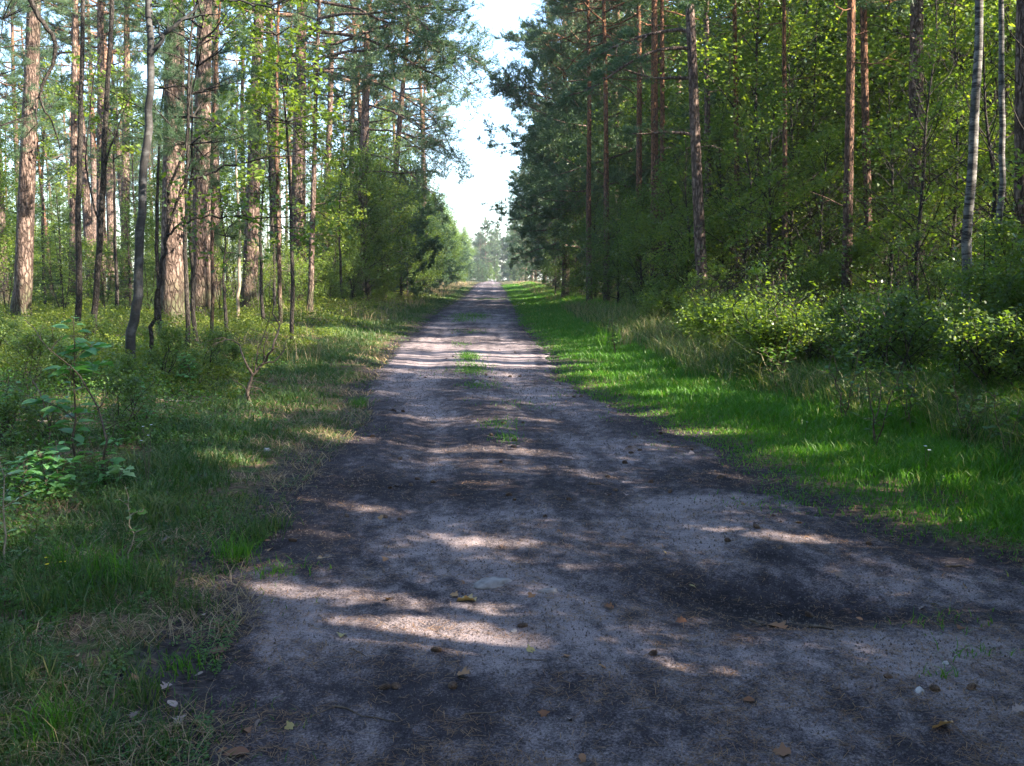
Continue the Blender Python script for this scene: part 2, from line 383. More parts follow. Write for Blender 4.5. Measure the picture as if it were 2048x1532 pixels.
for a in [((505, 1178), (1010, 1224), 8, .95), ((640, 1255), (1080, 1298), 27, 1), ((1010, 1226), (1500, 1280), 5, 0.2),
          ((1250, 1212), (1700, 1258), 5, 0.25), ((870, 1080), (1080, 1092), 8, .9), ((590, 998), (800, 1028), 6, 0.9),
          ((880, 898), (1160, 914), 6, .95), ((735, 833), (1130, 843), 3, 0.85), ((700, 852), (960, 846), 2.5, 0.85),
          ((1480, 1072), (1690, 1082), 7, 0.9), ((950, 1165), (1120, 1180), 6, 0.4), ((1330, 1050), (1500, 1058), 4, 0.8),
          ((1720, 1330), (1950, 1370), 10, 0.25), ((720, 1080), (620, 1072), 5, 0.7), ((980, 808), (1060, 812), 3, 0.8),
          ((730, 718), (1330, 724), 11, 1), ((780, 700), (1100, 695), 4, 1), ((800, 678), (1060, 686), 4, 1),
          ((815, 664), (990, 668), 1.5, 0.9), ((830, 646), (1050, 652), 2, 1), ((900, 620), (1080, 624), 1.2, 0.9),
          ((990, 605), (1095, 608), 2.0, 1), ((915, 598), (1000, 601), 1, 0.9), ((950, 575), (1010, 580), 2.0, 0.9), ((940, 565), (1010, 568), 1.5, 0.9),
          ((1130, 640), (1300, 645), 8, 0.9), ((1180, 672), (1560, 688), 26, 1), ((1290, 700), (1700, 740), 28, 1), ((1150, 740), (1360, 765), 9, 0.95),
          ((1200, 765), (1450, 805), 12, 0.9), ((1430, 905), (1720, 985), 26, 0.75), ((1250, 830), (1420, 870), 12, 0.75), ((1560, 830), (1700, 860), 10, 0.7),
          ((1700, 1020), (1900, 1060), 18, 0.7), ((600, 700), (770, 712), 20, 1), ((620, 655), (780, 668), 20, 1),
          ((560, 620), (860, 622), 12, 0.95), ((640, 600), (900, 603), 6, 0.9), ((270, 1145), (470, 1172), 20, 1),
          ((0, 1075), (70, 1110), 26, 1), ((-80, 1010), (30, 1060), 18, 1), ((560, 872), (720, 888), 8, 0.9),
          ((380, 925), (500, 935), 10, 0.9), ((70, 1130), (170, 1150), 14, 0.9), ((440, 800), (600, 790), 14, 0.9), ((60, 830), (160, 840), 12, .8), ((100, 960), (190, 930), 14, .7),
          ((640, 790), (740, 800), 14, 0.85), ((-100, 650), (640, 662), 42, 1), ((200, 625), (640, 620), 20, 1), ((250, 740), (420, 730), 14, .8)]:
    seg_patch(*a)
def trunk_light(px, D, z0, z1, hw=0.34):
    r = ray(px, 700); x0 = r[0] / r[1] * D
    a = np.array([x0 - z0 * COT * SUN_AZ[0], D - z0 * COT * SUN_AZ[1]]); b = np.array([x0 - z1 * COT * SUN_AZ[0], D - z1 * COT * SUN_AZ[1]])
    d = b - a; t = np.clip(((gxx - a[0]) * d[0] + (gyy - a[1]) * d[1]) / (d * d).sum(), 0, 1)
    m = np.hypot(gxx - a[0] - t * d[0], gyy - a[1] - t * d[1]) < hw
    NAR[m] = 1; LIT[m] = 1
for q in [(47, 26.5, .2, 1.6), (47, 26.5, 2.2, 5.0), (47, 26.5, 5.8, 9.5), (346, 24, .3, 4.2), (405, 28, .3, 3.6), (405, 28, 4.2, 6.0), (500, 34, 1.0, 3.0, .3), (598, 42, 3.5, 6.5, .3), (375, 16, .9, 2.0, .2)]: trunk_light(*q)
# dappled light over the left forest (reaches trunks up to the crowns)
nzl = fbm(gxx * 0.9, gyy * 0.55, 71, 3)
wl = sst(-gxx, 4.6, 7.0) * sst(gyy, 12, 18)
LIT = np.maximum(LIT, (wl > 0.3) * (nzl > 0.46) * 1.0).astype(np.float32)
LIT0 = LIT.copy()
nzr = fbm(gxx * 0.8, gyy * 0.5, 91, 3)
LIT = np.maximum(LIT, ((gxx > 4.0) & (gyy > 12) & (nzr > 0.54)) * 0.9).astype(np.float32)
LIT = np.maximum(LIT, ((gyy > 70) & (gxx < 3) & (fbm(gxx * 0.3, gyy * 0.12, 5, 2) > 0.5)) * 0.8).astype(np.float32)

def lit_at(P, G=None):
    G = LIT if G is None else G
    px = P[:, 0] - P[:, 2] * COT * SUN_AZ[0]; py = P[:, 1] - P[:, 2] * COT * SUN_AZ[1]
    i = ((py - GY0) / GC).astype(int); j = ((px - GX0) / GC).astype(int)
    ok = (i >= 0) & (i < GH) & (j >= 0) & (j < GW)
    r = np.zeros(len(P), np.float32); r[ok] = G[i[ok], j[ok]]
    return r

# ------------------------------------------------------------------ tree templates
def leafset(T, rng, mode, **k):
    A = np.array([t[0] for t in T]); B = np.array([t[1] for t in T])
    if mode == 'leaf':
        per = k['per']; A2 = np.repeat(A, per, 0); B2 = np.repeat(B, per, 0)
        t = rng.random((len(A2), 1)); C = A2 + (B2 - A2) * t + rng.normal(0, k['spread'], A2.shape)
        return leaves(C, k['size'], rng, k.get('up', 0.6), k.get('asp', 0.62))
    per = k['tufts']; A2 = np.repeat(A, per, 0); B2 = np.repeat(B, per, 0)
    t = rng.random((len(A2), 1)); C = A2 + (B2 - A2) * t + rng.normal(0, k.get('spread', 0.02), A2.shape)
    return needles(C, nrmr(B2 - A2), k['L'], k['w'], rng, k['per'], k.get('sp', 0.8))

def rnd_for(Lf, rng, sc=1.2):
    c = Lf.mean(1)
    a = vn(c[:, 0] * sc + c[:, 2] * 0.7, c[:, 1] * sc + c[:, 2] * 0.9, 5)
    return np.clip(0.55 * rng.random(len(c)) + 0.45 * a, 0, 1)

def trunk_path(H, lean, wob, rng, n=16, ex=1.0):
    t = np.linspace(0, 1, n)
    x = lean[0] * t ** ex + wob * np.sin(t * 5 + rng.random() * 6) * t + wob * 0.3 * np.sin(t * 14 + rng.random() * 6) * t
    y = lean[1] * t ** ex + wob * np.sin(t * 4 + rng.random() * 6) * t
    return np.stack([x, y, t * H], 1)

def pine(seed, H=19, r=0.25, crown0=0.5, nl=34, Llen=3.2, lean=(0, 0), wob=0.12, lowdead=8, tufts=3, extra=(), dens=1.0, w=0.011, nlen=0.085, bark='pine_bark', k=12, low_up=0.15):
    """Scots pine: bare trunk, gnarled limbs, needle tufts.  extra limbs: (z, azimuth, elevation, length, trop)"""
    rng = np.random.default_rng(seed); W = Wood(); T = []
    P = trunk_path(H, lean, wob, rng, 22)
    rr = r * (1 - 0.78 * (P[:, 2] / H) ** 0.9); rr[0] *= 1.28; 
    ez = [-.35, 0, .18, .5]; Pb = np.vstack([[[P[0, 0], P[0, 1], q] for q in ez], P[1:]]); rb = np.concatenate([[r * 1.6, r * 1.38, r * 1.14, r * 1.03], rr[1:]])
    W.tube(Pb, rb, k, 0.05, rng)
    def pos(z): return np.array([np.interp(z, P[:, 2], P[:, 0]), np.interp(z, P[:, 2], P[:, 1]), z])
    PR = dict(seg=[6, 4, 2], wob=[0.13, 0.16, 0.2], trop=[0.25, 0.25, 0.3], tip=0.25, k=[5, 4, 3], den=[3.0 * dens, 5.0 * dens], st=[0.28, 0.15], ang=[0.95, 0.8], rat=[0.42, 0.36], flat=[True, False], own=1)
    for i in range(nl):
        t = (i + rng.random()) / nl
        z = H * (crown0 + (0.985 - crown0) * t)
        az = i * 2.4 + rng.random()
        el = -0.15 + low_up * 0 + 0.95 * t ** 1.3 + rng.normal(0, 0.1)
        prof = (0.55 + 0.6 * sin(pi * min(1, t * 0.9 + 0.12))) * (1 - 0.62 * t ** 2.5)
        L = Llen * prof * (0.7 + 0.5 * rng.random())
        d = np.array([cos(az) * cos(el), sin(az) * cos(el), sin(el)])
        grow(W, T, pos(z), d, L, max(0.016, r * 0.30 * (1 - 0.55 * t)), 0, PR, rng)
    for (z, az, el, L, tp) in extra:
        PX = dict(PR); PX['trop'] = [tp, 0.15, 0.25]; PX['st'] = [0.35, 0.15]; PX['seg'] = [9, 5, 2]; PX['wob'] = [0.12, 0.17, 0.2]; PX['k'] = [6, 4, 3]
        PX['den'] = [3.4, 5.5]; PX['rat'] = [0.30, 0.36]
        d = np.array([cos(az) * cos(el), sin(az) * cos(el), sin(el)])
        grow(W, T, pos(z), d, L, 0.05, 0, PX, rng)
    PD = dict(seg=[4, 2], wob=[0.18, 0.2], trop=[-0.25, -0.1], tip=0.3, k=[4, 3], den=[2.0], st=[0.3], ang=[0.8], rat=[0.4], flat=[False], own=0)
    for i in range(lowdead):
        z = H * crown0 * (0.35 + 0.65 * rng.random()); az = rng.random() * 2 * pi
        d = np.array([cos(az), sin(az), 0.1]); grow(W, [], pos(z), d, 0.5 + 1.3 * rng.random(), 0.015, 0, PD, rng)
    Lf = leafset(T, rng, 'needle', tufts=tufts, L=nlen, w=w, per=8, spread=0.05)
    return W, Lf, bark, 'pine_needle'

def broadleaf(seed, H=8, r=0.07, crown0=0.15, nl=20, Llen=1.9, size=0.085, per=9, spread=0.10, lean=(0, 0), wob=0.25, stems=1, bark='dark_bark', lm='leaf', el0=0.45, k=8, den=(2.2, 4.5), prof0=0.6, tipL=0.25):
    rng = np.random.default_rng(seed); W = Wood(); T = []
    for s in range(stems):
        a = s * 2 * pi / max(1, stems) + rng.random()
        ln = (lean[0] + (cos(a) * H * 0.16 if stems > 1 else 0), lean[1] + (sin(a) * H * 0.16 if stems > 1 else 0))
        Hs = H * (1 if s == 0 else 0.65 + 0.3 * rng.random())
        P = trunk_path(Hs, ln, wob, rng, 16); P[0, 2] = -0.2
        rr = r * (1 - 0.86 * np.linspace(0, 1, 16) ** 0.9)
        rr[0] *= 1.2
        W.tube(P, rr, k, 0.06, rng)
        def pos(z): return np.array([np.interp(z, P[:, 2], P[:, 0]), np.interp(z, P[:, 2], P[:, 1]), z])
        PR = dict(seg=[5, 4, 2], wob=[0.14, 0.18, 0.2], trop=[0.25, 0.1, -0.1], tip=0.25, k=[5, 4, 3], den=list(den), st=[0.2, 0.15], ang=[0.8, 0.8], rat=[0.45, 0.4], flat=[False, False], own=1)
        n = max(4, nl // stems)
        for i in range(n):
            t = (i + rng.random()) / n; z = Hs * (crown0 + (0.97 - crown0) * t); az = i * 2.4 + rng.random() + s
            el = el0 + 0.5 * t + rng.normal(0, 0.15)
            prof = prof0 + (1 - prof0) * sin(pi * min(1, t * 0.8 + 0.15)); prof *= (1 - (1 - tipL) * t ** 2)
            d = np.array([cos(az) * cos(el), sin(az) * cos(el), sin(el)])
            grow(W, T, pos(z), d, Llen * prof * (0.65 + 0.6 * rng.random()), max(0.006, r * 0.38 * (1 - 0.6 * t)), 0, PR, rng)
    Lf = leafset(T, rng, 'leaf', per=per, spread=spread, size=size)
    return W, Lf, bark, lm

def spruce(seed, H=9, r=0.08, Llen=1.9, nl=70, drop=-0.25, w=0.012, start=0.04):
    rng = np.random.default_rng(seed); W = Wood(); T = []
    P = trunk_path(H, (0, 0), 0.03, rng, 12); P[0, 2] = -0.2
    W.tube(P, r * (1 - 0.9 * np.linspace(0, 1, 12)), 7)
    PR = dict(seg=[5, 2], wob=[0.06, 0.1], trop=[drop, -0.25], tip=0.25, k=[4, 3], den=[7.5], st=[0.12], ang=[0.85], rat=[0.42], flat=[True], own=1)
    for i in range(nl):
        t = (i + rng.random()) / nl; z = H * (start + (0.97 - start) * t); az = i * 2.4 + rng.random()
        L = Llen * (1 - t) ** 0.8 * (0.7 + 0.5 * rng.random()) + 0.12; el = -0.15 + 0.7 * t
        d = np.array([cos(az) * cos(el), sin(az) * cos(el), sin(el)])
        grow(W, T, np.array([np.interp(z, P[:, 2], P[:, 0]), np.interp(z, P[:, 2], P[:, 1]), z]), d, L, 0.014, 0, PR, rng)
    Lf = leafset(T, rng, 'needle', tufts=6, L=0.05, w=w, per=7, spread=0.012, sp=0.9)
    return W, Lf, 'dark_bark', 'spruce_needle'

class Tmpl:
    def __init__(s, name, gen):
        s.name = name; W, Lf, bark, lm = gen
        s.wood = W.mesh('trunk', M[bark]); s.Lf = Lf; s.lm = lm; s.bark = bark
        s.WV = np.vstack(W.V); s.WF = np.vstack(W.Fc); s.WK = np.concatenate(W.K); s.WC = s.WV[s.WF].mean(1)
        s.rnd = rnd_for(Lf, np.random.default_rng(3)); s.cen = Lf.mean(1)
        s.crown = crown_mesh('crown', Lf, M[lm], s.rnd)

STAT = {'trees': 0, 'carved': 0, 'faces': 0}
def place(T, name, xy, label, cat='tree', group=None, rz=None, sc=1.0, tilt=(0, 0), carve=True, keep=1.0, z=None, seed=None):
    rng = np.random.default_rng(STAT['trees'] * 13 + 5)
    x, y = float(xy[0]), float(xy[1])
    zz = tz(x, y) if z is None else z
    rz = rng.random() * 2 * pi if rz is None else rz
    e = empty(name, (x, y, zz), label, cat, group, rz, sc, tilt)
    wm = T.wood
    me = T.crown
    if carve and len(T.cen):
        from mathutils import Euler
        Rm = np.array(Euler((tilt[0], tilt[1], rz)).to_matrix()) * sc
        Pw = T.cen @ Rm.T + np.array([x, y, zz])
        zk = sst(Pw[:, 2], 0.7, 1.3)
        lv = lit_at(Pw) * zk; ln = lit_at(Pw, NAR) * zk
        # dappling: many small gaps, each one running on through the canopy towards the sun
        qx = Pw[:, 0] - Pw[:, 2] * COT * SUN_AZ[0]; qy = Pw[:, 1] - Pw[:, 2] * COT * SUN_AZ[1]
        nq = vn(qx * 1.5, qy * 1.1, 131) * .6 + vn(qx * 3.7, qy * 2.9, 137) * .4
        deep = Pw[:, 0] > 8.0 + 0.015 * Pw[:, 1]
        seen = (np.abs(Pw[:, 0]) < Pw[:, 1] * 0.58 + 0.6) & (Pw[:, 0] > 0)
        far_ = Pw[:, 1] > 42
        lv = np.where(seen, np.maximum(ln, np.maximum(lv * (nq > np.where(qx < -2.6, 0.51, 0.41)) * 0.98, (nq > 0.47) * deep)), np.maximum(lv, (nq > 0.44) * deep))
        lv = np.where(seen & far_, np.maximum(np.minimum(lv, 0.35), (nq > 0.49) * 0.9), lv)
        lv = np.where(Pw[:, 0] < -3.0, lv * 0.4, lv)
        kill = rng.random(len(lv)) < lv * keep
        if (~kill).mean() < 0.05: kill &= rng.random(len(lv)) < 0.93
        if kill.sum() > 30:
            me = crown_mesh('crown', T.Lf[~kill], M[T.lm], T.rnd[~kill]); STAT['carved'] += 1; STAT['faces'] += int((~kill).sum())
            if x > 3:
                # the twigs of an open spot are missing with their leaves
                Pc = T.WC @ Rm.T + np.array([x, y, zz])
                kw = (lit_at(Pc, NAR) * sst(Pc[:, 2], 0.7, 1.3) > 0.5) & (T.WK <= (5 if name == 'roadside_tree' else 4))
                if kw.sum() > 20: wm = mesh_np('trunk', T.WV, [T.WF[~kw]], M[T.bark], smooth=True)
    w = link('trunk', wm, e)
    link('crown', me, e)
    STAT['trees'] += 1
    return e

# ------------------------------------------------------------------ ground and road
def grid_mesh(name, xs, ys, zf, mat, extra=None):
    X, Y = xs, ys       # arrays (ny,nx)
    Z = zf(X, Y); ny, nx = X.shape
    V = np.stack([X, Y, Z], -1).reshape(-1, 3)
    i = np.arange(ny - 1)[:, None] * nx; j = np.arange(nx - 1)[None, :]
    f = np.stack([i + j, i + j + 1, i + nx + j + 1, i + nx + j], -1).reshape(-1, 4)
    ex = {k: g(X, Y).ravel() for k, g in (extra or {}).items()}
    return mesh_np(name, V, [f], mat, smooth=True, extra=ex)

def rows(y0, near, far, k):
    ys = [-14.0, -9, -5, -2, 0, 1.0, 2.0, 2.4]; y = 2.4
    while y < far: y += max(near, y * k); ys.append(y)
    return np.array(ys)

def soil_mat():
    m, nt, N, Lk = newmat('forest_floor')
    tc = N('ShaderNodeTexCoord')
    def nz(s, d=4):
        n = N('ShaderNodeTexNoise'); n.inputs['Scale'].default_value = s; n.inputs['Detail'].default_value = d
        Lk(tc.outputs['Object'], n.inputs['Vector']); return n
    a = nz(1.3); b = nz(28, 5); c = nz(6)
    r1 = ramp(N, [(0.3, (0.035, 0.026, 0.018)), (0.55, (0.10, 0.07, 0.045)), (0.75, (0.22, 0.155, 0.10))]); Lk(b.outputs[0], r1.inputs[0])
    r2 = ramp(N, [(0.3, (0.03, 0.055, 0.012)), (0.7, (0.075, 0.11, 0.025))]); Lk(b.outputs[0], r2.inputs[0])
    mk = ramp(N, [(0.45, (0, 0, 0)), (0.58, (1, 1, 1))]); Lk(c.outputs[0], mk.inputs[0])
    mx = N('ShaderNodeMix'); mx.data_type = 'RGBA'; Lk(mk.outputs[0], mx.inputs[0]); Lk(r1.outputs[0], mx.inputs[6]); Lk(r2.outputs[0], mx.inputs[7])
    ne = N('ShaderNodeAttribute'); ne.attribute_name = 'verge'
    nm = N('ShaderNodeMath'); nm.operation = 'ADD'; Lk(ne.outputs['Fac'], nm.inputs[0]); Lk(c.outputs[0], nm.inputs[1])
    nr = ramp(N, [(0.78, (0, 0, 0)), (1.0, (1, 1, 1))]); Lk(nm.outputs[0], nr.inputs[0])
    r4 = ramp(N, [(0.3, (0.012, 0.0105, 0.011)), (0.7, (0.07, 0.058, 0.056))]); Lk(b.outputs[0], r4.inputs[0])
    my = N('ShaderNodeMix'); my.data_type = 'RGBA'; Lk(nr.outputs[0], my.inputs[0]); Lk(mx.outputs[2], my.inputs[6]); Lk(r4.outputs[0], my.inputs[7])
    p = N('ShaderNodeBsdfPrincipled'); p.inputs['Roughness'].default_value = 0.95; p.inputs['Specular IOR Level'].default_value = 0.1
    Lk(my.outputs[2], p.inputs['Base Color'])
    bp = N('ShaderNodeBump'); bp.inputs['Strength'].default_value = 0.8; bp.inputs['Distance'].default_value = 0.03
    Lk(b.outputs[0], bp.inputs['Height']); Lk(bp.outputs[0], p.inputs['Normal'])
    o = N('ShaderNodeOutputMaterial'); Lk(p.outputs[0], o.inputs[0]); return m

def road_mat():
    m, nt, N, Lk = newmat('dirt_road')
    tc = N('ShaderNodeTexCoord')
    def nz(s, d=4, ro=0.5, sc=(1, 1, 1)):
        mp = N('ShaderNodeMapping'); mp.inputs['Scale'].default_value = sc; Lk(tc.outputs['Object'], mp.inputs[0])
        n = N('ShaderNodeTexNoise'); n.inputs['Scale'].default_value = s; n.inputs['Detail'].default_value = d; n.inputs['Roughness'].default_value = ro
        Lk(mp.outputs[0], n.inputs['Vector']); return n
    big = nz(0.8, 5, 0.6, (1, 0.8, 1)); mid = nz(9, 7, 0.72, (1, .7, 1)); fine = nz(95, 4, 0.7); spk = nz(210, 2, 0.5)
    dk = N('ShaderNodeAttribute'); dk.attribute_name = 'dirt'
    # sand share = big noise + mid noise - dirt attribute (which also holds painted sun pools)
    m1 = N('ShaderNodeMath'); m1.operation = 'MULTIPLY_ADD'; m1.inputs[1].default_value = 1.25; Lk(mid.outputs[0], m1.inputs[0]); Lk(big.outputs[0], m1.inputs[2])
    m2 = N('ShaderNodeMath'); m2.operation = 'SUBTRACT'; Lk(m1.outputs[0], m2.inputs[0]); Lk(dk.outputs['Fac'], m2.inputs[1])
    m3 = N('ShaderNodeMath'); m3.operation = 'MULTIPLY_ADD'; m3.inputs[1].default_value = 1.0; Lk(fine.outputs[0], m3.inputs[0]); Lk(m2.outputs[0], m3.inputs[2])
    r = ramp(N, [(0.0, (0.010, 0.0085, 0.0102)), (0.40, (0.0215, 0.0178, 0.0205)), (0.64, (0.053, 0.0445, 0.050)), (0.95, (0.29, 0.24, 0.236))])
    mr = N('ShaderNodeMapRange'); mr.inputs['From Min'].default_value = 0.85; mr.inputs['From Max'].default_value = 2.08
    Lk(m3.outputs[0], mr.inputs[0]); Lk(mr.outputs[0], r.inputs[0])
    s2 = ramp(N, [(0.33, (0.2, 0.18, 0.17)), (0.45, (1, 1, 1)), (0.66, (1, 1, 1)), (0.74, (1.5, 1.45, 1.4))]); Lk(spk.outputs[0], s2.inputs[0])
    mx = N('ShaderNodeMix'); mx.data_type = 'RGBA'; mx.blend_type = 'MULTIPLY'; mx.inputs[0].default_value = 0.85
    Lk(r.outputs[0], mx.inputs[6]); Lk(s2.outputs[0], mx.inputs[7])
    p = N('ShaderNodeBsdfPrincipled'); p.inputs['Roughness'].default_value = 0.92; p.inputs['Specular IOR Level'].default_value = 0.15
    Lk(mx.outputs[2], p.inputs['Base Color'])
    ah = N('ShaderNodeMath'); ah.operation = 'MULTIPLY_ADD'; ah.inputs[1].default_value = 0.5; Lk(fine.outputs[0], ah.inputs[0]); Lk(mid.outputs[0], ah.inputs[2])
    bp = N('ShaderNodeBump'); bp.inputs['Strength'].default_value = 0.9; bp.inputs['Distance'].default_value = 0.02
    Lk(ah.outputs[0], bp.inputs['Height']); Lk(bp.outputs[0], p.inputs['Normal'])
    o = N('ShaderNodeOutputMaterial'); Lk(p.outputs[0], o.inputs[0]); return m

ys = rows(0, 0.05, 340, 0.012)
cx = np.concatenate([-np.geomspace(70, 4.2, 60), np.linspace(-4, 7, 190), np.geomspace(7.2, 70, 60)])
GX, GYg = np.meshgrid(cx, ys)
tag(link('ground', grid_mesh('ground', GX, GYg, terrain, soil_mat(), {'verge': lambda x, y: .62 * (1 - sst(np.maximum(xl(y) - x, x - xr(y)), 0.0, 0.75))})), 'leaf littered forest floor either side of the track', 'ground', kind='structure')

ys = rows(0, 0.016, 330, 0.0055)
u = np.linspace(-1, 1, 170)
U, YY = np.meshgrid(u, ys)
el = xl(YY) + 0.28 * (fbm(YY * 1.6, YY * 0 + 3, 31) - 0.5) + 0.20 * (fbm(YY * 7, YY * 0, 32) - 0.5) - 0.05
er = xr(YY) + 0.30 * (fbm(YY * 1.4, YY * 0 + 8, 41) - 0.5) + 0.24 * (fbm(YY * 6, YY * 0, 42) - 0.5) + 0.05
XX = (el + er) / 2 + (er - el) / 2 * np.sign(U) * np.abs(U) ** 0.9
def road_z(x, y):
    z = terrain(x, y) + 0.014
    near = np.exp(-y / 9.0)
    z = z + (fbm(x * 11, y * 11, 55, 3) - 0.5) * 0.028 * near + (vn(x * 45, y * 45, 57) - 0.5) * 0.008 * np.exp(-y / 5)
    z = z + (vn((x - (xl(y) + xr(y)) / 2) * 8, y * 0.7, 205) - 0.5) * 0.012
    return z
def rz2(x, y):
    e = np.abs(U); return road_z(x, y) - 0.03 * sst(e, 0.95, 1.0)
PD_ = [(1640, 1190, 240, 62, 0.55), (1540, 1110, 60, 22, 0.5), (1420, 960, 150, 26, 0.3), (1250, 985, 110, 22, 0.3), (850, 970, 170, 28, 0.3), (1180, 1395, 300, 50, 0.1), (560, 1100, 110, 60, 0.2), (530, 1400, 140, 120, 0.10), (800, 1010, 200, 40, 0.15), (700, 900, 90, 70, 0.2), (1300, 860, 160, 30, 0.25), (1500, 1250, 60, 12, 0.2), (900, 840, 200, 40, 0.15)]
SAND_SUN_ = [(1200, 1060, 260, 60, 0.16), (1840, 1165, 180, 26, 0.35), (1430, 1005, 120, 16, 0.3), (830, 1280, 260, 50, 0.22), (1500, 1290, 420, 50, 0.2), (980, 712, 200, 20, 0.22), (950, 650, 120, 30, 0.2), (1050, 760, 120, 30, 0.1), (800, 760, 60, 40, 0.15), (1900, 1290, 160, 40, 0.25), (720, 1160, 160, 60, 0.14), (990, 560, 60, 16, 0.4)]  # pale sand; several ellipses repeat the sun pools, lightening them in colour
def dirt_sun_attr(x, y):
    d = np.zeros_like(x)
    for (px, py, wx, wy, v), sg in [(q, 1) for q in PD_] + [(q, -1) for q in SAND_SUN_]:
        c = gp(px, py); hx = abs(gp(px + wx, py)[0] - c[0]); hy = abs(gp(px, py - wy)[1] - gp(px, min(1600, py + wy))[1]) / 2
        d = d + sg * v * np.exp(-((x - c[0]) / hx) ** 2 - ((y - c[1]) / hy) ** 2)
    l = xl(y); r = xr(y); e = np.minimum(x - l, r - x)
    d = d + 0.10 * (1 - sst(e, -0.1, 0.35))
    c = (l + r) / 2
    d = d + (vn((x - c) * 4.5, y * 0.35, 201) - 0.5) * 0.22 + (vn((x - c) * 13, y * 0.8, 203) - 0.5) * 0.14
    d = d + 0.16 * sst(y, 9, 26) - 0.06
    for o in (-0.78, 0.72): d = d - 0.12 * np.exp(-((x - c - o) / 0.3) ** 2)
    return d
tag(link('dirt_road', grid_mesh('dirt_road', XX, YY, rz2, road_mat(), {'dirt': dirt_sun_attr})), 'straight sandy dirt track running through the forest', 'dirt road', kind='structure')

# ------------------------------------------------------------------ grass and ground cover
def blade_mesh(x, y, h, w, lean, rng, z=None, curl=0.5):
    n = len(x); z = terrain(x, y) if z is None else z
    a = rng.random(n) * 2 * pi; b = rng.random(n) * 2 * pi
    wd = np.stack([np.cos(a), np.sin(a), np.zeros(n)], -1) * (w / 2)[:, None]
    ld = np.stack([np.cos(b), np.sin(b), np.zeros(n)], -1) * (lean * h)[:, None]
    B = np.stack([x, y, z - 0.01], -1); up = np.array([0, 0, 1.0])
    M_ = B + ld * 0.3 + up * (h * 0.55)[:, None]; Tp = B + ld + up * (h * (1 - 0.25 * lean))[:, None]
    V = np.stack([B - wd, B + wd, M_ - wd * 0.75, M_ + wd * 0.75, Tp], 1)
    i = np.arange(n)[:, None] * 5
    q = i + np.array([0, 1, 3, 2]); t = i + np.array([2, 3, 4])
    return V.reshape(-1, 3), q, t

def blades(name, x, y, h, w, lean, rng, mat, label, cat, rnd):
    V, q, t = blade_mesh(x, y, h, w, lean, rng)
    return tag(link(name, mesh_np(name, V, [q, t], mat, rnd=np.concatenate([rnd, rnd]))), label, cat, kind='stuff')

def sampleD(n, d0, d1, p, rng):   # density along y ~ y^-p
    u = rng.random(n)
    if abs(p - 1) < 1e-3: return d0 * (d1 / d0) ** u
    a = d0 ** (1 - p); b = d1 ** (1 - p); return (a + (b - a) * u) ** (1 / (1 - p))

r1 = np.random.default_rng(11)
# right verge: lush lawn-like grass, taller towards the shrubs
def right_grass(n):
    y = sampleD(n, 3.0, 130, 1.15, r1); x0 = xr(y)
    x = x0 - 0.5 + 4.6 * r1.random(n) ** 0.9
    off = x - x0
    ed = sst(off, -0.2, 0.45) + 0.10 * sst(fbm(x * 3, y * 3, 64), .5, .65)
    cl = fbm(x * 2.2, y * 2.2, 61)
    bare = sst(fbm(x * 1.1, y * 0.9, 62), 0.36, 0.46)
    nearb = 1 - 0.75 * (1 - sst(off, 0.1, 0.9)) * (y < 7.5)
    k = r1.random(n) < ed * (0.35 + 0.65 * bare) * nearb
    x, y, off, cl = x[k], y[k], off[k], cl[k]
    h = (0.045 + 0.10 * sst(off, 0.1, 1.6) + 0.22 * sst(off, 1.5, 3.6)) * (0.45 + 0.9 * cl) * (0.5 + r1.random(len(x)))
    w = 0.0042 + 0.0006 * y
    r = np.clip(0.5 * r1.random(len(x)) + 0.35 * fbm(x * 0.8, y * 0.8, 63) + 0.30 * sst(off, 2.0, 4.0) * r1.random(len(x)), 0, 0.96)
    dry = r1.random(len(x)) < 0.03 + 0.10 * sst(off, 1.6, 3.5) + 0.10 * (fbm(x * 1.3, y * 1.3, 97) > .58); r[dry] = 1.0
    return blades('verge_grass', x, y, h, w, 0.3 + 0.5 * r1.random(len(x)), r1, M['grass'], 'lush bright green grass on the right verge', 'grass', r)
right_grass(330000)
def left_grass(n):
    y = sampleD(n, 2.6, 110, 1.2, r1); x0 = xl(y)
    x = x0 + 0.35 - 5.2 * r1.random(n) ** 1.1
    off = x0 - x
    ed = sst(off, -0.2, 0.3) + 0.08 * sst(fbm(x * 3, y * 3, 60), .5, .65)
    cl = fbm(x * 1.9 + 4, y * 1.9, 65); pt = sst(fbm(x * 1.3, y * 1.3, 66), 0.44, 0.56)
    k = r1.random(n) < ed * (0.16 + 0.84 * pt) * (1 - 0.55 * sst(off, 1.4, 3.0))
    x, y, off, cl = x[k], y[k], off[k], cl[k]
    h = (0.04 + 0.09 * sst(off, 0.1, 1.0)) * (0.4 + 1.1 * cl) * (0.5 + r1.random(len(x)) * 1.1)
    w = 0.0036 + 0.0006 * y
    r = np.clip(0.6 * r1.random(len(x)) + 0.35 * fbm(x * 1.2, y * 1.2, 67), 0, 0.93)
    dry = r1.random(len(x)) < 0.16 + 0.4 * (fbm(x * 1.5, y * 1.5, 68) > 0.56); r[dry] = 1.0
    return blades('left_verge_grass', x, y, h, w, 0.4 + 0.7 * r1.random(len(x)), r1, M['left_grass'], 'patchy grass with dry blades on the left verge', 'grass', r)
o = left_grass(190000); o.name = 'patchy_grass'
n = 26000
y = sampleD(n, 2.7, 22, 1.2, r1); x = xl(y) + 0.05 - 3.2 * r1.random(n)
k = fbm(x * 1.7, y * 1.7, 89) > 0.5; x, y = x[k], y[k]
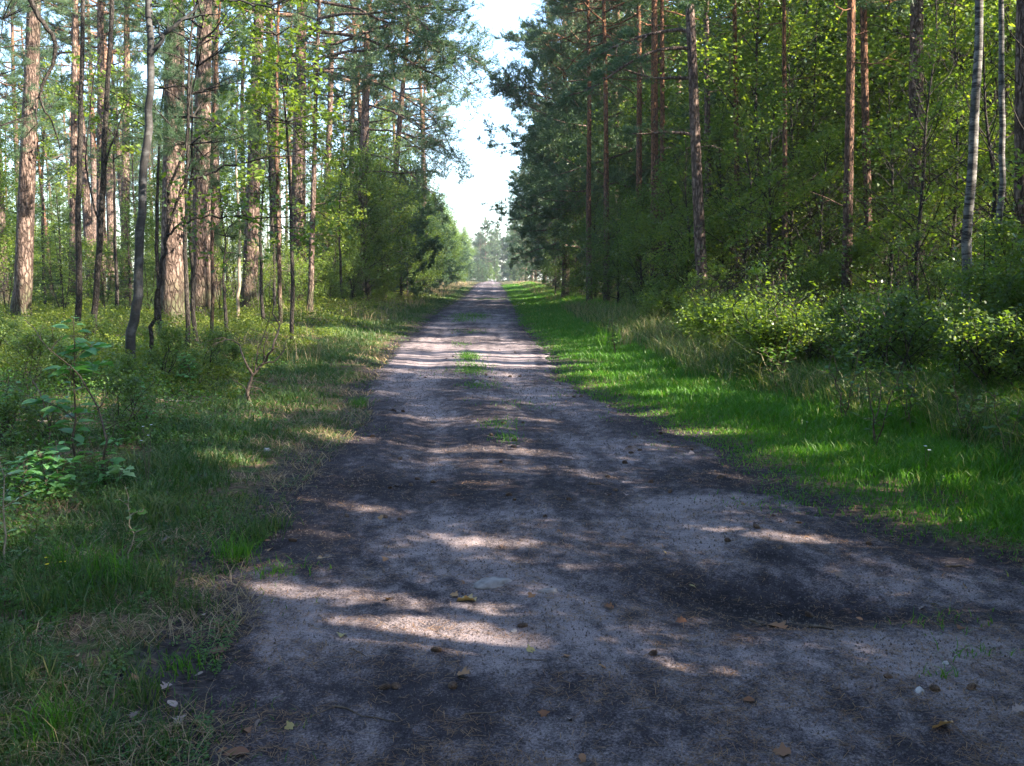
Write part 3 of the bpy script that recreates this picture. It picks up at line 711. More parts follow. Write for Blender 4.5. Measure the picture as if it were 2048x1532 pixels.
blades('flattened_straw', x, y, 0.05 + 0.09 * r1.random(len(x)), 0.0022 + 0.0005 * y, 1.2 + 1.4 * r1.random(len(x)), r1, M['straw'], 'flattened dry straw lying in the left verge', 'dry grass', r1.random(len(x)) * .8)
# tufts in the middle strip of the track
xs_, ys_ = [], []
for (px, py, sx, sy, n) in [(938, 716, 12, 9, 1100), (946, 742, 17, 12, 900), (962, 772, 22, 7, 260), (900, 745, 30, 8, 60), (925, 690, 14, 4, 120), (935, 665, 22, 4, 160), (940, 632, 22, 5, 1300), (930, 640, 18, 4, 500), (1000, 852, 22, 10, 260), (1015, 880, 16, 12, 160), (985, 596, 20, 2, 500), (1000, 575, 14, 2, 300), (1030, 812, 40, 8, 120), (1560, 1010, 60, 20, 160), (1960, 1310, 40, 10, 60), (1880, 1355, 20, 6, 30), (1900, 1240, 60, 30, 70), (560, 1150, 40, 14, 160)]:
    for _ in range(n):
        g = gp(px + r1.normal() * sx, py + abs(r1.normal()) * 0 + r1.normal() * sy * 0.6); xs_.append(g[0]); ys_.append(g[1])
x, y = np.array(xs_), np.array(ys_); k = y < 140; x, y = x[k], y[k]
blades('track_grass', x, y, (0.03 + 0.065 * r1.random(len(x))), 0.004 + 0.0004 * y, 0.3 + 0.7 * r1.random(len(x)), r1, M['grass'], 'grass tufts growing in the middle strip of the track', 'grass', 0.3 + 0.7 * r1.random(len(x)))
# tall dry seed-head grass along both far edges
n = 20000
y = sampleD(n, 14, 150, 1.0, r1); side = r1.random(n) < 0.3
x = np.where(side, xl(y) - 1.1 - 3.2 * r1.random(n), xr(y) + 2.0 + 2.8 * r1.random(n) ** 0.8)
k = fbm(x * 0.5, y * 0.35, 69) > 0.56 - 0.08 * (y > 30); x, y = x[k], y[k]
blades('dry_grass', x, y, 0.2 + 0.35 * r1.random(len(x)), 0.003 + 0.00025 * y, 0.15 + 0.45 * r1.random(len(x)), r1, M['straw'], 'tall straw coloured grass along the forest edge', 'dry grass', r1.random(len(x)))
# right undergrowth near: tangled dry and green grass under the thicket
n = 60000
y = sampleD(n, 4.5, 40, 1.2, r1); x = xr(y) + 1.9 + 4.5 * r1.random(n)
k = fbm(x * 0.9, y * 0.9, 79) > 0.42; x, y = x[k], y[k]
rr_ = r1.random(len(x)); rr_[r1.random(len(x)) < 0.25] = 1
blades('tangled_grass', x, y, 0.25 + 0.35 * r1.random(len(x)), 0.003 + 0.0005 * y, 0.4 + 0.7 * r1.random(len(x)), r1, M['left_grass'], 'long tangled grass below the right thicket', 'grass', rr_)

n = 9000
y = 12 + 20 * r1.random(n); x = xr(y) + 2.2 + 3.2 * r1.random(n)
k = fbm(x * 1.1, y * 1.1, 99) > 0.47; x, y = x[k], y[k]
blades('tall_meadow_grass', x, y, 0.35 + 0.5 * r1.random(len(x)), 0.004 + 0.00055 * y, 0.25 + 0.6 * r1.random(len(x)), r1, M['left_grass'], 'tall pale grass standing in the bright spot at the right verge', 'tall grass', 0.5 + .5 * r1.random(len(x)))

def leafcarpet(name, x, y, h, size, mat, label, cat, rng, up=0.9):
    z = terrain(x, y) + h
    Lf = leaves(np.stack([x, y, z], -1), size, rng, up)
    r = np.clip(0.6 * rng.random(len(x)) + 0.4 * fbm(x * 0.7, y * 0.7, 73), 0, 1)
    return tag(link(name, crown_mesh(name, Lf, mat, r)), label, cat, kind='stuff')
# bilberry carpet on the left forest floor
n = 300000
y = sampleD(n, 11, 75, 1.5, r1); x = xl(y) - 1.6 - (y * 0.62 + 3) * r1.random(n)
cl = fbm(x * 0.8, y * 0.8, 81); k = (cl > 0.40) & (x > -45); x, y, cl = x[k], y[k], cl[k]
h = (0.04 + 0.42 * (cl - 0.35)) * np.sqrt(r1.random(len(x))) * 2.4 * sst(xl(y) - x, 1.2, 3.2)
leafcarpet('bilberry_undergrowth', x, y, np.maximum(h, 0.01), 0.022 + 0.0013 * y, M['bilberry'], 'yellow green bilberry carpet on the left forest floor', 'undergrowth', r1, 0.5)
# low herbs in the left foreground and middle
n = 150000
y = sampleD(n, 3.2, 16, 1.3, r1); x = xl(y) - 0.35 - (y * 0.55 + 1.2) * r1.random(n) ** 0.8
cl = fbm(x * 1.7, y * 1.7, 83); off = xl(y) - x
k = cl + 0.16 * sst(off, 0.6, 2.2) > 0.60; x, y, cl, off = x[k], y[k], cl[k], off[k]
h = r1.random(len(x)) * (0.04 + 0.34 * sst(off, 0.8, 2.6) * (cl + 0.25))
leafcarpet('herb_layer', x, y, h, 0.016 + 0.0016 * y, M['herb'], 'small leaved green herbs covering the left foreground', 'undergrowth', r1, 0.8)
n = 60000
y = sampleD(n, 2.8, 12, 1.3, r1)
sd_ = r1.random(n) < 0.75
x = np.where(sd_, xl(y) - 2.4 * r1.random(n) ** 1.3, xr(y) + 0.9 * r1.random(n)); k = fbm(x * 2.3, y * 2.3, 85) > 0.5; x, y = x[k], y[k]
leafcarpet('clover_patches', x, y, 0.01 + 0.03 * r1.random(len(x)), 0.014, M['herb'], 'tiny clover leaves between the grass at the road edge', 'ground cover', r1, 2.5)
# right forest floor
n = 90000
y = sampleD(n, 6, 60, 1.3, r1); x = xr(y) + 3.2 + (y * 0.45 + 3) * r1.random(n)
k = fbm(x * 0.9, y * 0.9, 87) > 0.42; x, y = x[k], y[k]
leafcarpet('thicket_undergrowth', x, y, 0.45 * r1.random(len(x)) ** 1.2, 0.03 + 0.0012 * y, M['herb'], 'low leafy undergrowth filling the right thicket', 'undergrowth', r1, 0.6)
# litter of pine needles and crumbs
def litter(n):
    y = sampleD(n, 2.4, 16, 1.7, r1); l = xl(y); rr = xr(y)
    x = l - 2.2 + (np.minimum(rr, y * 0.62 + 0.6) - l + 2.8) * r1.random(n)
    k = (fbm(x * 2.4, y * 3.5, 95) > 0.46) | (r1.random(n) < 0.18); x, y = x[k], y[k]
    z = np.where((x > xl(y)) & (x < xr(y)), road_z(x, y), terrain(x, y) + 0.02) + 0.004
    a = r1.random(len(x)) * pi; L = 0.025 + 0.03 * r1.random(len(x)); w = 0.0010 + 0.00022 * y
    d = np.stack([np.cos(a), np.sin(a), (r1.random(len(x)) - 0.5) * 0.3], -1); p = np.stack([-np.sin(a), np.cos(a), 0 * a], -1)
    C = np.stack([x, y, z], -1)
    V = np.stack([C - d * L[:, None] / 2 - p * w[:, None] / 2, C - d * L[:, None] / 2 + p * w[:, None] / 2, C + d * L[:, None] / 2 + p * w[:, None] / 2, C + d * L[:, None] / 2 - p * w[:, None] / 2], 1)
    V[:, 0] += (d * 0)[:, :]
    return V, r1.random(len(x))
V, rr_ = litter(62000)
tag(link('pine_needle_litter', crown_mesh('pine_needle_litter', V, M['litter'], rr_)), 'fallen brown pine needles strewn over the road', 'litter', kind='stuff')
M['crumb'] = plain_mat('soil_crumb', (0.025, 0.02, 0.018), (0.16, 0.13, 0.12), 90)
n = 80000
y = sampleD(n, 2.4, 16, 1.6, r1); l = xl(y); rr = np.minimum(xr(y), y * 0.62 + 0.6); x = l + (rr - l) * r1.random(n)
s_ = (0.0012 + 0.0050 * r1.random(n) ** 4) * (0.7 + 0.12 * y); C = np.stack([x, y, road_z(x, y) + s_ * 0.4], -1)
dirs = np.array([[1, 0, -.4], [-.5, .87, -.4], [-.5, -.87, -.4], [0, 0, 1.0]])
V = C[:, None, :] + dirs[None] * s_[:, None, None] * (0.6 + 0.8 * r1.random((n, 4, 1)))
i = np.arange(n)[:, None] * 4
tag(link('soil_crumbs', mesh_np('soil_crumbs', V.reshape(-1, 3), [np.concatenate([i + np.array([0, 1, 3]), i + np.array([1, 2, 3]), i + np.array([2, 0, 3])])], M['crumb'])), 'dark crumbs of soil and grit on the road', 'grit', kind='stuff')
# ------------------------------------------------------------------ trees: templates
PI_ = pi
TP = [Tmpl('pine', pine(20 + i, H=h, r=rr, crown0=c0, nl=nl, Llen=ll, wob=wb, w=.022, nlen=.115, tufts=4)) for i, (h, rr, c0, nl, ll, wb) in enumerate([(22, .26, .50, 34, 3.0, .15), (20, .20, .46, 34, 2.6, .2), (24, .28, .54, 32, 3.1, .1), (18, .15, .50, 28, 2.1, .2)])]
TE = [Tmpl('edge_pine', pine(40 + i, H=h, r=.24, crown0=c0, nl=nl, Llen=ll, wob=.15, tufts=3, dens=1.1, w=.034, nlen=.15)) for i, (h, c0, nl, ll) in enumerate([(21, .16, 66, 4.2), (19, .12, 60, 3.8), (17, .06, 60, 3.6)])]
TY = [Tmpl('young_pine', pine(60 + i, H=h, r=.07, crown0=.04, nl=44, Llen=1.9, wob=.08, lowdead=0, w=.032, nlen=.13, tufts=4)) for i, h in enumerate([7.5, 6.0])]
TB = [Tmpl('broadleaf', broadleaf(70 + i, H=h, r=.075, crown0=c, nl=nl, Llen=ll, size=.10, per=13, spread=.18, den=(3.0, 5.5))) for i, (h, c, ll, nl) in enumerate([(9.5, .10, 2.5, 38), (7.5, .07, 2.2, 34), (11, .20, 2.6, 40), (6.5, .05, 2.1, 32)])]
TS = [Tmpl('shrub', broadleaf(80 + i, H=h, r=.03, crown0=.06, nl=36, Llen=1.3, size=.062, per=20, stems=4, spread=.10, den=(3.0, 6))) for i, h in enumerate([3.2, 2.6, 3.8])]
TL = [Tmpl('low_shrub', broadleaf(90 + i, H=h, r=.012, crown0=.10, nl=24, Llen=.55, size=.04, per=10, stems=5, spread=.05, den=(6, 9))) for i, h in enumerate([1.1, .8])]
TU = [Tmpl('under', broadleaf(180 + i, H=h, r=.025, crown0=.15, nl=22, Llen=1.2, size=.075, per=7, stems=3, spread=.10, den=(3.0, 5), lm='oak_leaf')) for i, h in enumerate([3.4, 2.6, 4.2])]
TF = [Tmpl('spruce', spruce(95 + i, H=h, w=.018)) for i, h in enumerate([9, 5.5])]
TSLIM = [Tmpl('slim', broadleaf(100 + i, H=11, r=.07, crown0=.35, nl=22, Llen=1.8, size=.08, per=16, spread=.16, bark='dark_bark')) for i in range(2)]
TDP = [Tmpl('slim_pine', pine(110 + i, H=15, r=.10, crown0=.42, nl=24, Llen=1.8, wob=.25, bark='pine_bark_slim', w=.022, nlen=.11, tufts=4)) for i in range(2)]

def gD(px, D):      # x at world distance D below pixel column px
    r = ray(px, 700); return (r[0] / r[1] * D, D)

# ------------------------------------------------------------------ the left side, front to back
def custom_pine(px, D, width, H, c0, seed, label, top=None, extra=(), nl=28, ll=3.0, group='large pines on the left', bark='pine_bark', wob=.1, keep=1.0, tufts=5):
    xy = gD(px, D); r = width / 2 / F * D
    lean = (0, 0)
    if top: # (px, py) of a point the trunk passes through
        p = at(top[0], top[1], D); fr = (p[2] / H); lean = ((p[0] - xy[0]) / fr, 0)
    T = Tmpl('p', pine(seed, H=H, r=r, crown0=c0, nl=nl, Llen=ll, lean=lean, wob=wob, extra=extra, bark=bark, k=16, tufts=tufts, w=.019, nlen=.12))
    return place(T, 'pine_tree', xy, label, 'pine tree', group, rz=0, keep=keep)

custom_pine(47, 26.5, 36, 22, .62, 201, 'big pink barked pine trunk in sun at the left, behind a black hanging branch', top=(68, 0))
custom_pine(346, 24, 48, 23, .60, 202, 'broad old pine with deeply cracked bark, left one of the sunlit pair', top=(352, 50), extra=((8.6, 0.0, -.1, 3.0, -.3),))
custom_pine(405, 28, 40, 23, .58, 203, 'sunlit pale barked pine, right one of the broad pair', top=(408, 20))
custom_pine(500, 34, 32, 22, .45, 204, 'reddish brown pine right of the sunlit pair, leaning right higher up', keep=.25, top=(522, 30))
custom_pine(598, 42, 34, 24, .42, 205, 'wide dark pine trunk left of the hanging boughs', keep=.25, top=(600, 0), extra=((11, -.3, -.1, 6.5, -.35),), tufts=3)
custom_pine(650, 45, 17, 21, .48, 206, 'slim straight orange pine right of the wide dark trunk', keep=.25, top=(664, 0), tufts=3)
custom_pine(719, 48, 24, 21, .50, 207, 'grey brown pine whose long drooping limbs hang over the road', keep=.25, top=(738, 80),
            extra=((9.6, -.15, -.12, 6.5, -.75), (8.4, -.4, -.05, 6.6, -.7), (10.8, .1, .0, 7.2, -.8), (7.2, -.1, .0, 5.2, -.5), (13.2, -.5, .1, 6.0, -.5), (6.3, .2, .05, 4.6, -.35)), tufts=2, nl=20)
custom_pine(768, 58, 18, 20, .48, 208, 'thin dark pine nearest the road on the left', keep=.25, top=(805, 180), extra=((9, .0, .0, 3.6, -.5),), tufts=2, nl=20)
custom_pine(622, 30, 12, 17, .40, 213, 'sunny pine with yellow green boughs spreading over the top of the road', keep=.25, top=(640, 0), nl=30, ll=3.2,
            extra=((9.5, -.05, .05, 5.4, -.2), (8.6, -.35, .05, 5.0, -.35), (10.4, .1, .05, 5.6, -.3), (10.0, -.2, .1, 6.2, -.2), (7.8, -.1, .1, 4.6, -.4), (9.0, -.55, .1, 5.2, -.3), (11.0, .15, .05, 6.0, -.35), (10.7, -.4, .0, 5.8, -.45), (9.8, .3, .05, 5.6, -.4), (8.2, .2, .1, 4.8, -.3)), tufts=3)
custom_pine(12, 38, 24, 20, .6, 209, 'dark pine trunk cut by the left picture edge', top=(-10, 200))
custom_pine(150, 36, 17, 21, .6, 210, 'straight grey pine behind the slim dark stems at far left', top=(152, 0))
custom_pine(206, 38, 20, 22, .6, 211, 'pinkish pine with a lit upper trunk between the slim dark stems', top=(204, 0))
custom_pine(436, 38, 20, 21, .55, 212, 'half hidden pine directly behind the sunlit pair', top=(432, 0))
custom_pine(692, 60, 16, 20, .5, 214, 'distant orange pine seen between grey pine and slim pine', top=(712, 100))
custom_pine(255, 44, 20, 21, .6, 215, 'shaded pine behind the lichen spotted stem', top=(250, 0))

def slim(px, D, width, H, seed, label, path, bark='dark_bark', branches=(), cat='tree', name='slim_tree', leafy=True, lm='leaf', size=.075, nl=12, c0=.62):
    """trunk through pixel points at distance D; branches: lists of pixel points"""
    rng = np.random.default_rng(seed); W = Wood(); T = []
    base = gD(px, D); zb = tz(*base); off = np.array([base[0], D, zb])
    pts = [np.array([0, 0, -.3])] + [at(a, b, D) - off for a, b in path]
    r = width / 2 / F * D
    fine = []
    for a, b in zip(pts[:-1], pts[1:]):
        for t in np.linspace(0, 1, 5)[:-1]: fine.append(a + (b - a) * t + rng.normal(0, .012, 3))
    fine.append(pts[-1])
    top = pts[-1]; dirn = nrm(pts[-1] - pts[-2]); hrest = max(.5, H - top[2])
    for i in range(1, 7): fine.append(top + dirn * hrest * i / 6 + rng.normal(0, .04, 3))
    fine = np.array(fine); rad = r * (1 - .8 * np.clip(fine[:, 2] / H, 0, 1)); rad[0] *= 1.35; rad[1] *= 1.15
    W.tube(fine, rad, 9, .08, rng)
    PR = dict(seg=[5, 4, 2], wob=[.15, .18, .2], trop=[.15, .05, -.1], tip=.25, k=[5, 4, 3], den=[2.4, 4.5], st=[.2, .15], ang=[.8, .8], rat=[.45, .4], flat=[False, False], own=1)
    for i in range(nl):
        z = H * (c0 + (.97 - c0) * (i + rng.random()) / nl); az = i * 2.4
        q = np.array([np.interp(z, fine[:, 2], fine[:, 0]), np.interp(z, fine[:, 2], fine[:, 1]), z])
        grow(W, T, q, np.array([cos(az) * .8, sin(az) * .8, .55]), (H * .17) * (.7 + .5 * rng.random()), .016, 0, PR, rng)
    PS = dict(seg=[3, 2], wob=[.2, .2], trop=[0, -.1], tip=.3, k=[3, 3], den=[5], st=[.1], ang=[.8], rat=[.5], flat=[False], own=1)
    for (bp, br, lv) in branches:
        q = [at(a, b, D + (c[0] if c else 0)) - off for a, b, *c in bp]
        f2 = []
        for a, b in zip(q[:-1], q[1:]):
            for t in np.linspace(0, 1, 5)[:-1]: f2.append(a + (b - a) * t + rng.normal(0, .015, 3))
        f2.append(q[-1]); f2 = np.array(f2)
        W.tube(f2, np.linspace(br, br * .3, len(f2)), 6, .1, rng)
        for i in range(2, len(f2)):
            if rng.random() < lv:
                d = nrm(rng.normal(0, 1, 3) + np.array([0, 0, .2]) + nrm(f2[i] - f2[i - 1]))
                grow(W, T if lv > .2 else [], f2[i], d, .25 + .5 * rng.random(), .006, 0, PS, rng)
    Lf = leafset(T, rng, 'leaf', per=6, spread=.07, size=size) if T else np.zeros((0, 4, 3))
    tm = Tmpl('s', (W, Lf, bark, lm)) if len(Lf) else None
    if tm is None:
        e = empty(name, tuple(off), label, cat, None); link('trunk', W.mesh('trunk', M[bark]), e); return e
    return place(tm, name, base, label, cat, 'slim trees on the left', rz=0)

slim(158, 21, 13, 13, 301, 'slim dark stem, leftmost of the thin straight ones', [(158, 660), (157, 420), (163, 200), (166, 0)])
slim(186, 18, 13, 13, 302, 'dark slender leaning stem curving right between the two thin pines', [(188, 640), (202, 440), (212, 220), (224, 20)], branches=[([(206, 340), (240, 250), (262, 180)], .02, .1), ([(200, 450), (170, 330), (188, 150), (215, 60)], .018, .1)])
slim(256, 12.8, 20, 10, 303, 'grey lichen spotted stem forking near the top, tallest in the left foreground', [(262, 690), (274, 590), (283, 420), (297, 250), (302, 110), (297, 0)], bark='alder_bark',
     branches=[([(303, 108), (330, 72), (362, 42), (400, 8), (430, -20)], .035, .15), ([(362, 42), (400, 30), (440, 28)], .018, .3), ([(440, 0), (500, 4), (540, 18), (580, 24)], .02, .5), ([(322, 75), (316, 50), (286, -20)], .015, .1)], leafy=True, c0=.72)
slim(298, 13, 9, 5.2, 304, 'thin stem whose long bare branches reach right across the sunlit pair', [(300, 700), (312, 610), (326, 520), (336, 460)],
     branches=[([(336, 470), (350, 410), (378, 362), (430, 340), (500, 320), (580, 310), (625, 330)], .022, .3), ([(336, 470), (362, 446), (400, 436), (470, 432), (545, 452), (610, 458)], .018, .5), ([(470, 432), (540, 440), (600, 425), (660, 400)], .012, .6), ([(350, 410), (378, 340), (400, 280), (440, 250)], .012, .35), ([(400, 436), (440, 410), (500, 425)], .008, .5)], nl=4, c0=.8)
slim(375, 16, 10, 7.5, 305, 'thin dark stem in front of the gap between the sunlit pair', [(376, 640), (370, 500), (372, 400), (376, 250)], nl=8)
slim(423, 18.5, 8, 10.5, 306, 'thin reddish stem just right of the sunlit pair', [(424, 640), (425, 450), (424, 300), (432, 100)], bark='pine_bark_slim')
slim(474, 26, 7, 8, 307, 'thin pale stem left of the reddish brown pine', [(475, 620), (478, 520), (476, 400)], bark='dead_wood', nl=4)
slim(562, 24, 9, 14, 308, 'thin straight reddish stem in front of the twiggy dead bush', [(560, 600), (556, 420), (552, 200), (556, 60)], bark='pine_bark_slim', nl=8)
slim(70, 15, 6, 4, 309, 'black curved dead branch hanging before the pink barked trunk', [(72, 690), (70, 600)], branches=[([(60, -20), (78, 30), (104, 66), (110, 90), (92, 150), (80, 190), (88, 220), (100, 250)], .028, .08), ([(82, 185), (70, 240), (60, 265), (50, 275)], .01, .1)], nl=3, c0=.5) if False else None

# black dead branch of a near tree hanging into view at the top left, carried by its own tree outside the frame
def hanging_branch():
    rng = np.random.default_rng(5); D = 14.0
    off = np.array([*gD(-190, D), 0.0]); off[2] = tz(off[0], off[1]); W = Wood()
    W.tube([[0, 0, -.3], [0, 0, 1.5], [.05, 0, 4], [.1, .1, 7.5]], [.14, .12, .1, .05], 9)
    def br(pp, r0, r1_):
        q = [at(a, b, D) - off for a, b in pp]; f2 = []
        for a, b in zip(q[:-1], q[1:]):
            for t in np.linspace(0, 1, 4)[:-1]: f2.append(a + (b - a) * t + rng.normal(0, .008, 3))
        f2.append(q[-1]); W.tube(f2, np.linspace(r0, r1_, len(f2)), 6, .1, rng)
    br([(-185, -60), (-60, -90), (20, -60), (62, 0), (80, 36), (104, 66), (111, 85), (105, 130), (88, 165), (80, 190), (86, 215), (104, 240), (120, 300)], .05, .008)
    br([(105, 130), (112, 110), (115, 125)], .012, .004); br([(80, 190), (70, 200), (73, 245), (55, 268), (48, 276)], .014, .004); br([(88, 165), (80, 140)], .01, .004)
    e = empty('dead_tree', tuple(off), 'black dead branch drooping in front of the pink barked trunk at top left', 'dead tree'); link('trunk', W.mesh('trunk', M['dark_bark']), e)
hanging_branch()

# near oak boughs and young pine boughs that hide the top of the sunlit pair
def bough(px, py, D, foot, seed, kind, n, Lb, label, name, H=None, spread=(0.9, 1.2)):
    """a young tree whose foliage mass is centred on the pixel"""
    rng = np.random.default_rng(seed); W = Wood(); T = []
    c = at(px, py, D); base = gD(foot, D); zb = tz(*base); off = np.array([base[0], D, zb]); c = c - off
    top = np.array([c[0], c[1], c[2] + spread[1] * .9]); t = np.linspace(0, 1, 14)[:, None]
    P = np.array([0, 0, -.2]) * (1 - t) ** 1 + top * t; P[:, 0] -= (np.sin(t[:, 0] * pi) * .15 * np.sign(c[0] + .01)); P += rng.normal(0, .015, P.shape)
    W.tube(P, .05 * (1 - .85 * t[:, 0]) * (D / 20) ** .5, 7)
    if kind == 'oak': PR = dict(seg=[5, 4, 2], wob=[.18, .2, .25], trop=[.1, -.05, -.2], tip=.3, k=[5, 4, 3], den=[3, 5], st=[.2, .1], ang=[.8, .8], rat=[.45, .4], flat=[False, False], own=1)
    else: PR = dict(seg=[5, 3, 2], wob=[.1, .12, .15], trop=[.1, .15, .2], tip=.3, k=[5, 4, 3], den=[3.5, 6], st=[.15, .1], ang=[.8, .75], rat=[.42, .38], flat=[False, False], own=1)
    for i in range(n):
        z = c[2] + (rng.random() - .45) * 2 * spread[1]; z = min(max(z, .5), top[2]); k_ = z / top[2]
        q = P[min(13, int(k_ * 13))]; az = rng.random() * 2 * pi; el_ = rng.normal(.2, .25)
        grow(W, T, q, np.array([cos(az) * cos(el_), sin(az) * cos(el_), sin(el_)]), Lb * (.6 + .6 * rng.random()), .016, 0, PR, rng)
    if kind == 'oak': Lf = leafset(T, rng, 'leaf', per=5, spread=.07, size=.11, asp=.6)
    else: Lf = leafset(T, rng, 'needle', tufts=5, L=.085, w=.006, per=9, spread=.03)
    tm = Tmpl('b', (W, Lf, 'dark_bark', 'oak_leaf' if kind == 'oak' else 'pine_needle'))
    place(tm, name, base, label, name.replace('_', ' '), None, rz=0, carve=False)
bough(545, 100, 21, 585, 401, 'oak', 44, 1.35, 'young oak with bright sunlit leaves in front of the reddish brown pine', 'oak_tree', spread=(.8, 1.7))
bough(540, 330, 24, 530, 402, 'oak', 10, .9, 'low young oak beside the thin reddish stem, leaves at mid height', 'oak_tree', spread=(.6, 1.0))
bough(400, 190, 17, 395, 403, 'pine', 38, 1.2, 'young pine with soft blue green needles in front of the sunlit pair', 'young_pine_tree', spread=(.9, 1.0))
bough(345, 110, 19, 320, 404, 'pine', 24, 1.1, 'young pine behind the lichen spotted stem, needles high up', 'young_pine_tree', spread=(.7, 1.0))
bough(460, 490, 20, 462, 405, 'pine', 9, .45, 'small pine sapling at the foot of the reddish brown pine', 'young_pine_tree', spread=(.4, .45))
bough(245, 190, 26, 240, 406, 'oak', 14, 1.2, 'oak behind the dark slender leaning stem, sunlit leaves', 'oak_tree', spread=(.8, 1.3))
bough(20, 110, 24, -30, 407, 'pine', 34, 1.7, 'pine boughs lit pale green at the top left corner', 'young_pine_tree', spread=(.9, 1.6))
bough(100, 260, 34, 95, 408, 'oak', 20, 1.6, 'leafy tree behind the pink barked trunk', 'oak_tree', spread=(.8, 2.2))
bough(685, 400, 40, 690, 409, 'oak', 18, 1.6, 'rounded leafy young tree at the foot of the slim pines', 'oak_tree', spread=(.8, 1.6))

place(TF[1], 'spruce_sapling', gD(130, 33), 'young spruce with light green tips left of the slim dark stem', 'spruce', None, sc=.75)
place(TF[1], 'spruce_sapling', gD(265, 30), 'young spruce with dark drooping sprays behind the lichen spotted stem', 'spruce', None, sc=.62)
place(TF[1], 'spruce_sapling', gD(60, 45), 'shaded young spruce behind the pink barked trunk', 'spruce', None, sc=1)

for i, (px, D, s) in enumerate([(20, 30, .9), (95, 36, .9), (130, 28, .7), (215, 30, .8), (240, 34, 1.0), (300, 32, .9), (330, 38, 1.1), (380, 34, .8), (445, 31, .7), (470, 36, .9), (525, 38, .9), (540, 30, .6), (580, 34, .8), (628, 36, .8), (665, 40, .9), (40, 40, 1.2), (170, 42, 1.2), (610, 46, 1.2)]):
    place(TU[i % 3], 'understory_shrub', gD(px, D), 'light leafy shrub between the left pine trunks', 'shrub', 'leafy shrubs between the left pine trunks', sc=s, carve=False)
# the forest behind on the left
rf = np.random.default_rng(77); used = []
def free(x, y, d):
    for a, b in used:
        if (a - x) ** 2 + (b - y) ** 2 < d * d: return False
    used.append((x, y)); return True
def scatter(n, xr_, yr_, d, rng, cond=None):
    out = []; tries = 0
    while len(out) < n and tries < n * 60:
        tries += 1
        y = yr_[0] + (yr_[1] - yr_[0]) * rng.random(); x = xr_[0] + (xr_[1] - xr_[0]) * rng.random()
        if cond and not cond(x, y): continue
        if free(x, y, d): out.append((x, y))
    return out
inview_l = lambda x, y: abs(x) < y * .60 + 3 and x < -5.2 - max(0, (34 - y)) * .25
for i, (x, y) in enumerate(scatter(78, (-50, -5), (40, 125), 1.8, rf, inview_l)):
    f = y > 75
    place(TP[i % 4] if i % 3 else TDP[i % 2], 'pine_tree', (x, y), 'bare pine trunk deep in the left forest' if f else 'middle distance pine trunk between the larger left pines', 'pine tree', 'pines deep in the left forest' if f else 'pines in the middle of the left forest', sc=.85 + .3 * rf.random(), tilt=(rf.normal(0, .015), rf.normal(0, .015)))
for i, (x, y) in enumerate(scatter(66, (-44, -6.5), (30, 96), 1.9, rf, inview_l)):
    T = [TB[0], TSLIM[0], TB[3], TSLIM[1], TS[2]][i % 5]
    place(T, 'understory_tree', (x, y), 'thin leafy understory tree among the left pines', 'tree', 'understory trees in the left forest', sc=.6 + .35 * rf.random())
for i, (x, y) in enumerate(scatter(8, (-30, -9), (38, 80), 3.0, rf, inview_l)):
    place(TF[i % 2], 'spruce_tree', (x, y), 'dark young spruce among the left pines', 'spruce', 'young spruces in the left forest', sc=.5 + .3 * rf.random())
# dense thicket along the left edge further on
k_ = 0
for y in np.concatenate([np.linspace(47, 100, 30), np.linspace(103, 220, 36)]):
    x = -5.2 - 1.4 * rf.random() - (0.6 if y < 60 else 0) - 2.8 * (k_ % 2) * rf.random()
    T = ([TB[1], TB[3], TB[1], TY[1], TB[0]] if y < 80 else [TY[1], TY[0], TB[1], TY[0], TB[0]])[k_ % 5]
    lab = {'young_pine': 'young pine', 'broadleaf': 'leafy young tree'}[T.name]
    place(T, 'young_pine_tree' if T.name == 'young_pine' else 'young_broadleaf_tree', (x, y), lab + (' in the thicket right of the thin dark pine' if y < 100 else ' far along the left edge of the road'), 'tree', 'thicket trees along the left road edge', sc=(.95 + .3 * rf.random()), keep=.7); k_ += 1
place(TS[0], 'shrub', gD(915, 130), 'round dark shrub beside the far bend of the road', 'shrub', None, sc=1.25)
for i, (px, D) in enumerate([(640, 44), (675, 50), (705, 42), (745, 56), (770, 47), (600, 40), (560, 36), (655, 38)]):
    place(TS[i % 3], 'shrub', gD(px, D), 'leafy shrub in the undergrowth below the slim left pines', 'shrub', 'shrubs below the slim left pines', sc=.55 + .3 * rf.random())

# far end of the road
for i in range(46):
    x = -26 + 46 * rf.random(); y = 255 + 60 * rf.random()
    place(TP[i % 4] if i % 2 else TE[i % 3], 'pine_tree', (x, y), 'pale distant pine closing the far end of the road', 'pine tree', 'distant pines at the end of the road', sc=.66 + .16 * rf.random(), carve=False)
for i in range(34):
    x = -16 + 24 * rf.random(); y = 215 + 40 * rf.random()
    place(TY[i % 2] if i % 3 else TB[1], 'young_pine_tree', (x, y), 'small distant tree where the road disappears', 'tree', 'small trees where the road disappears', sc=.5 + .4 * rf.random(), carve=False)

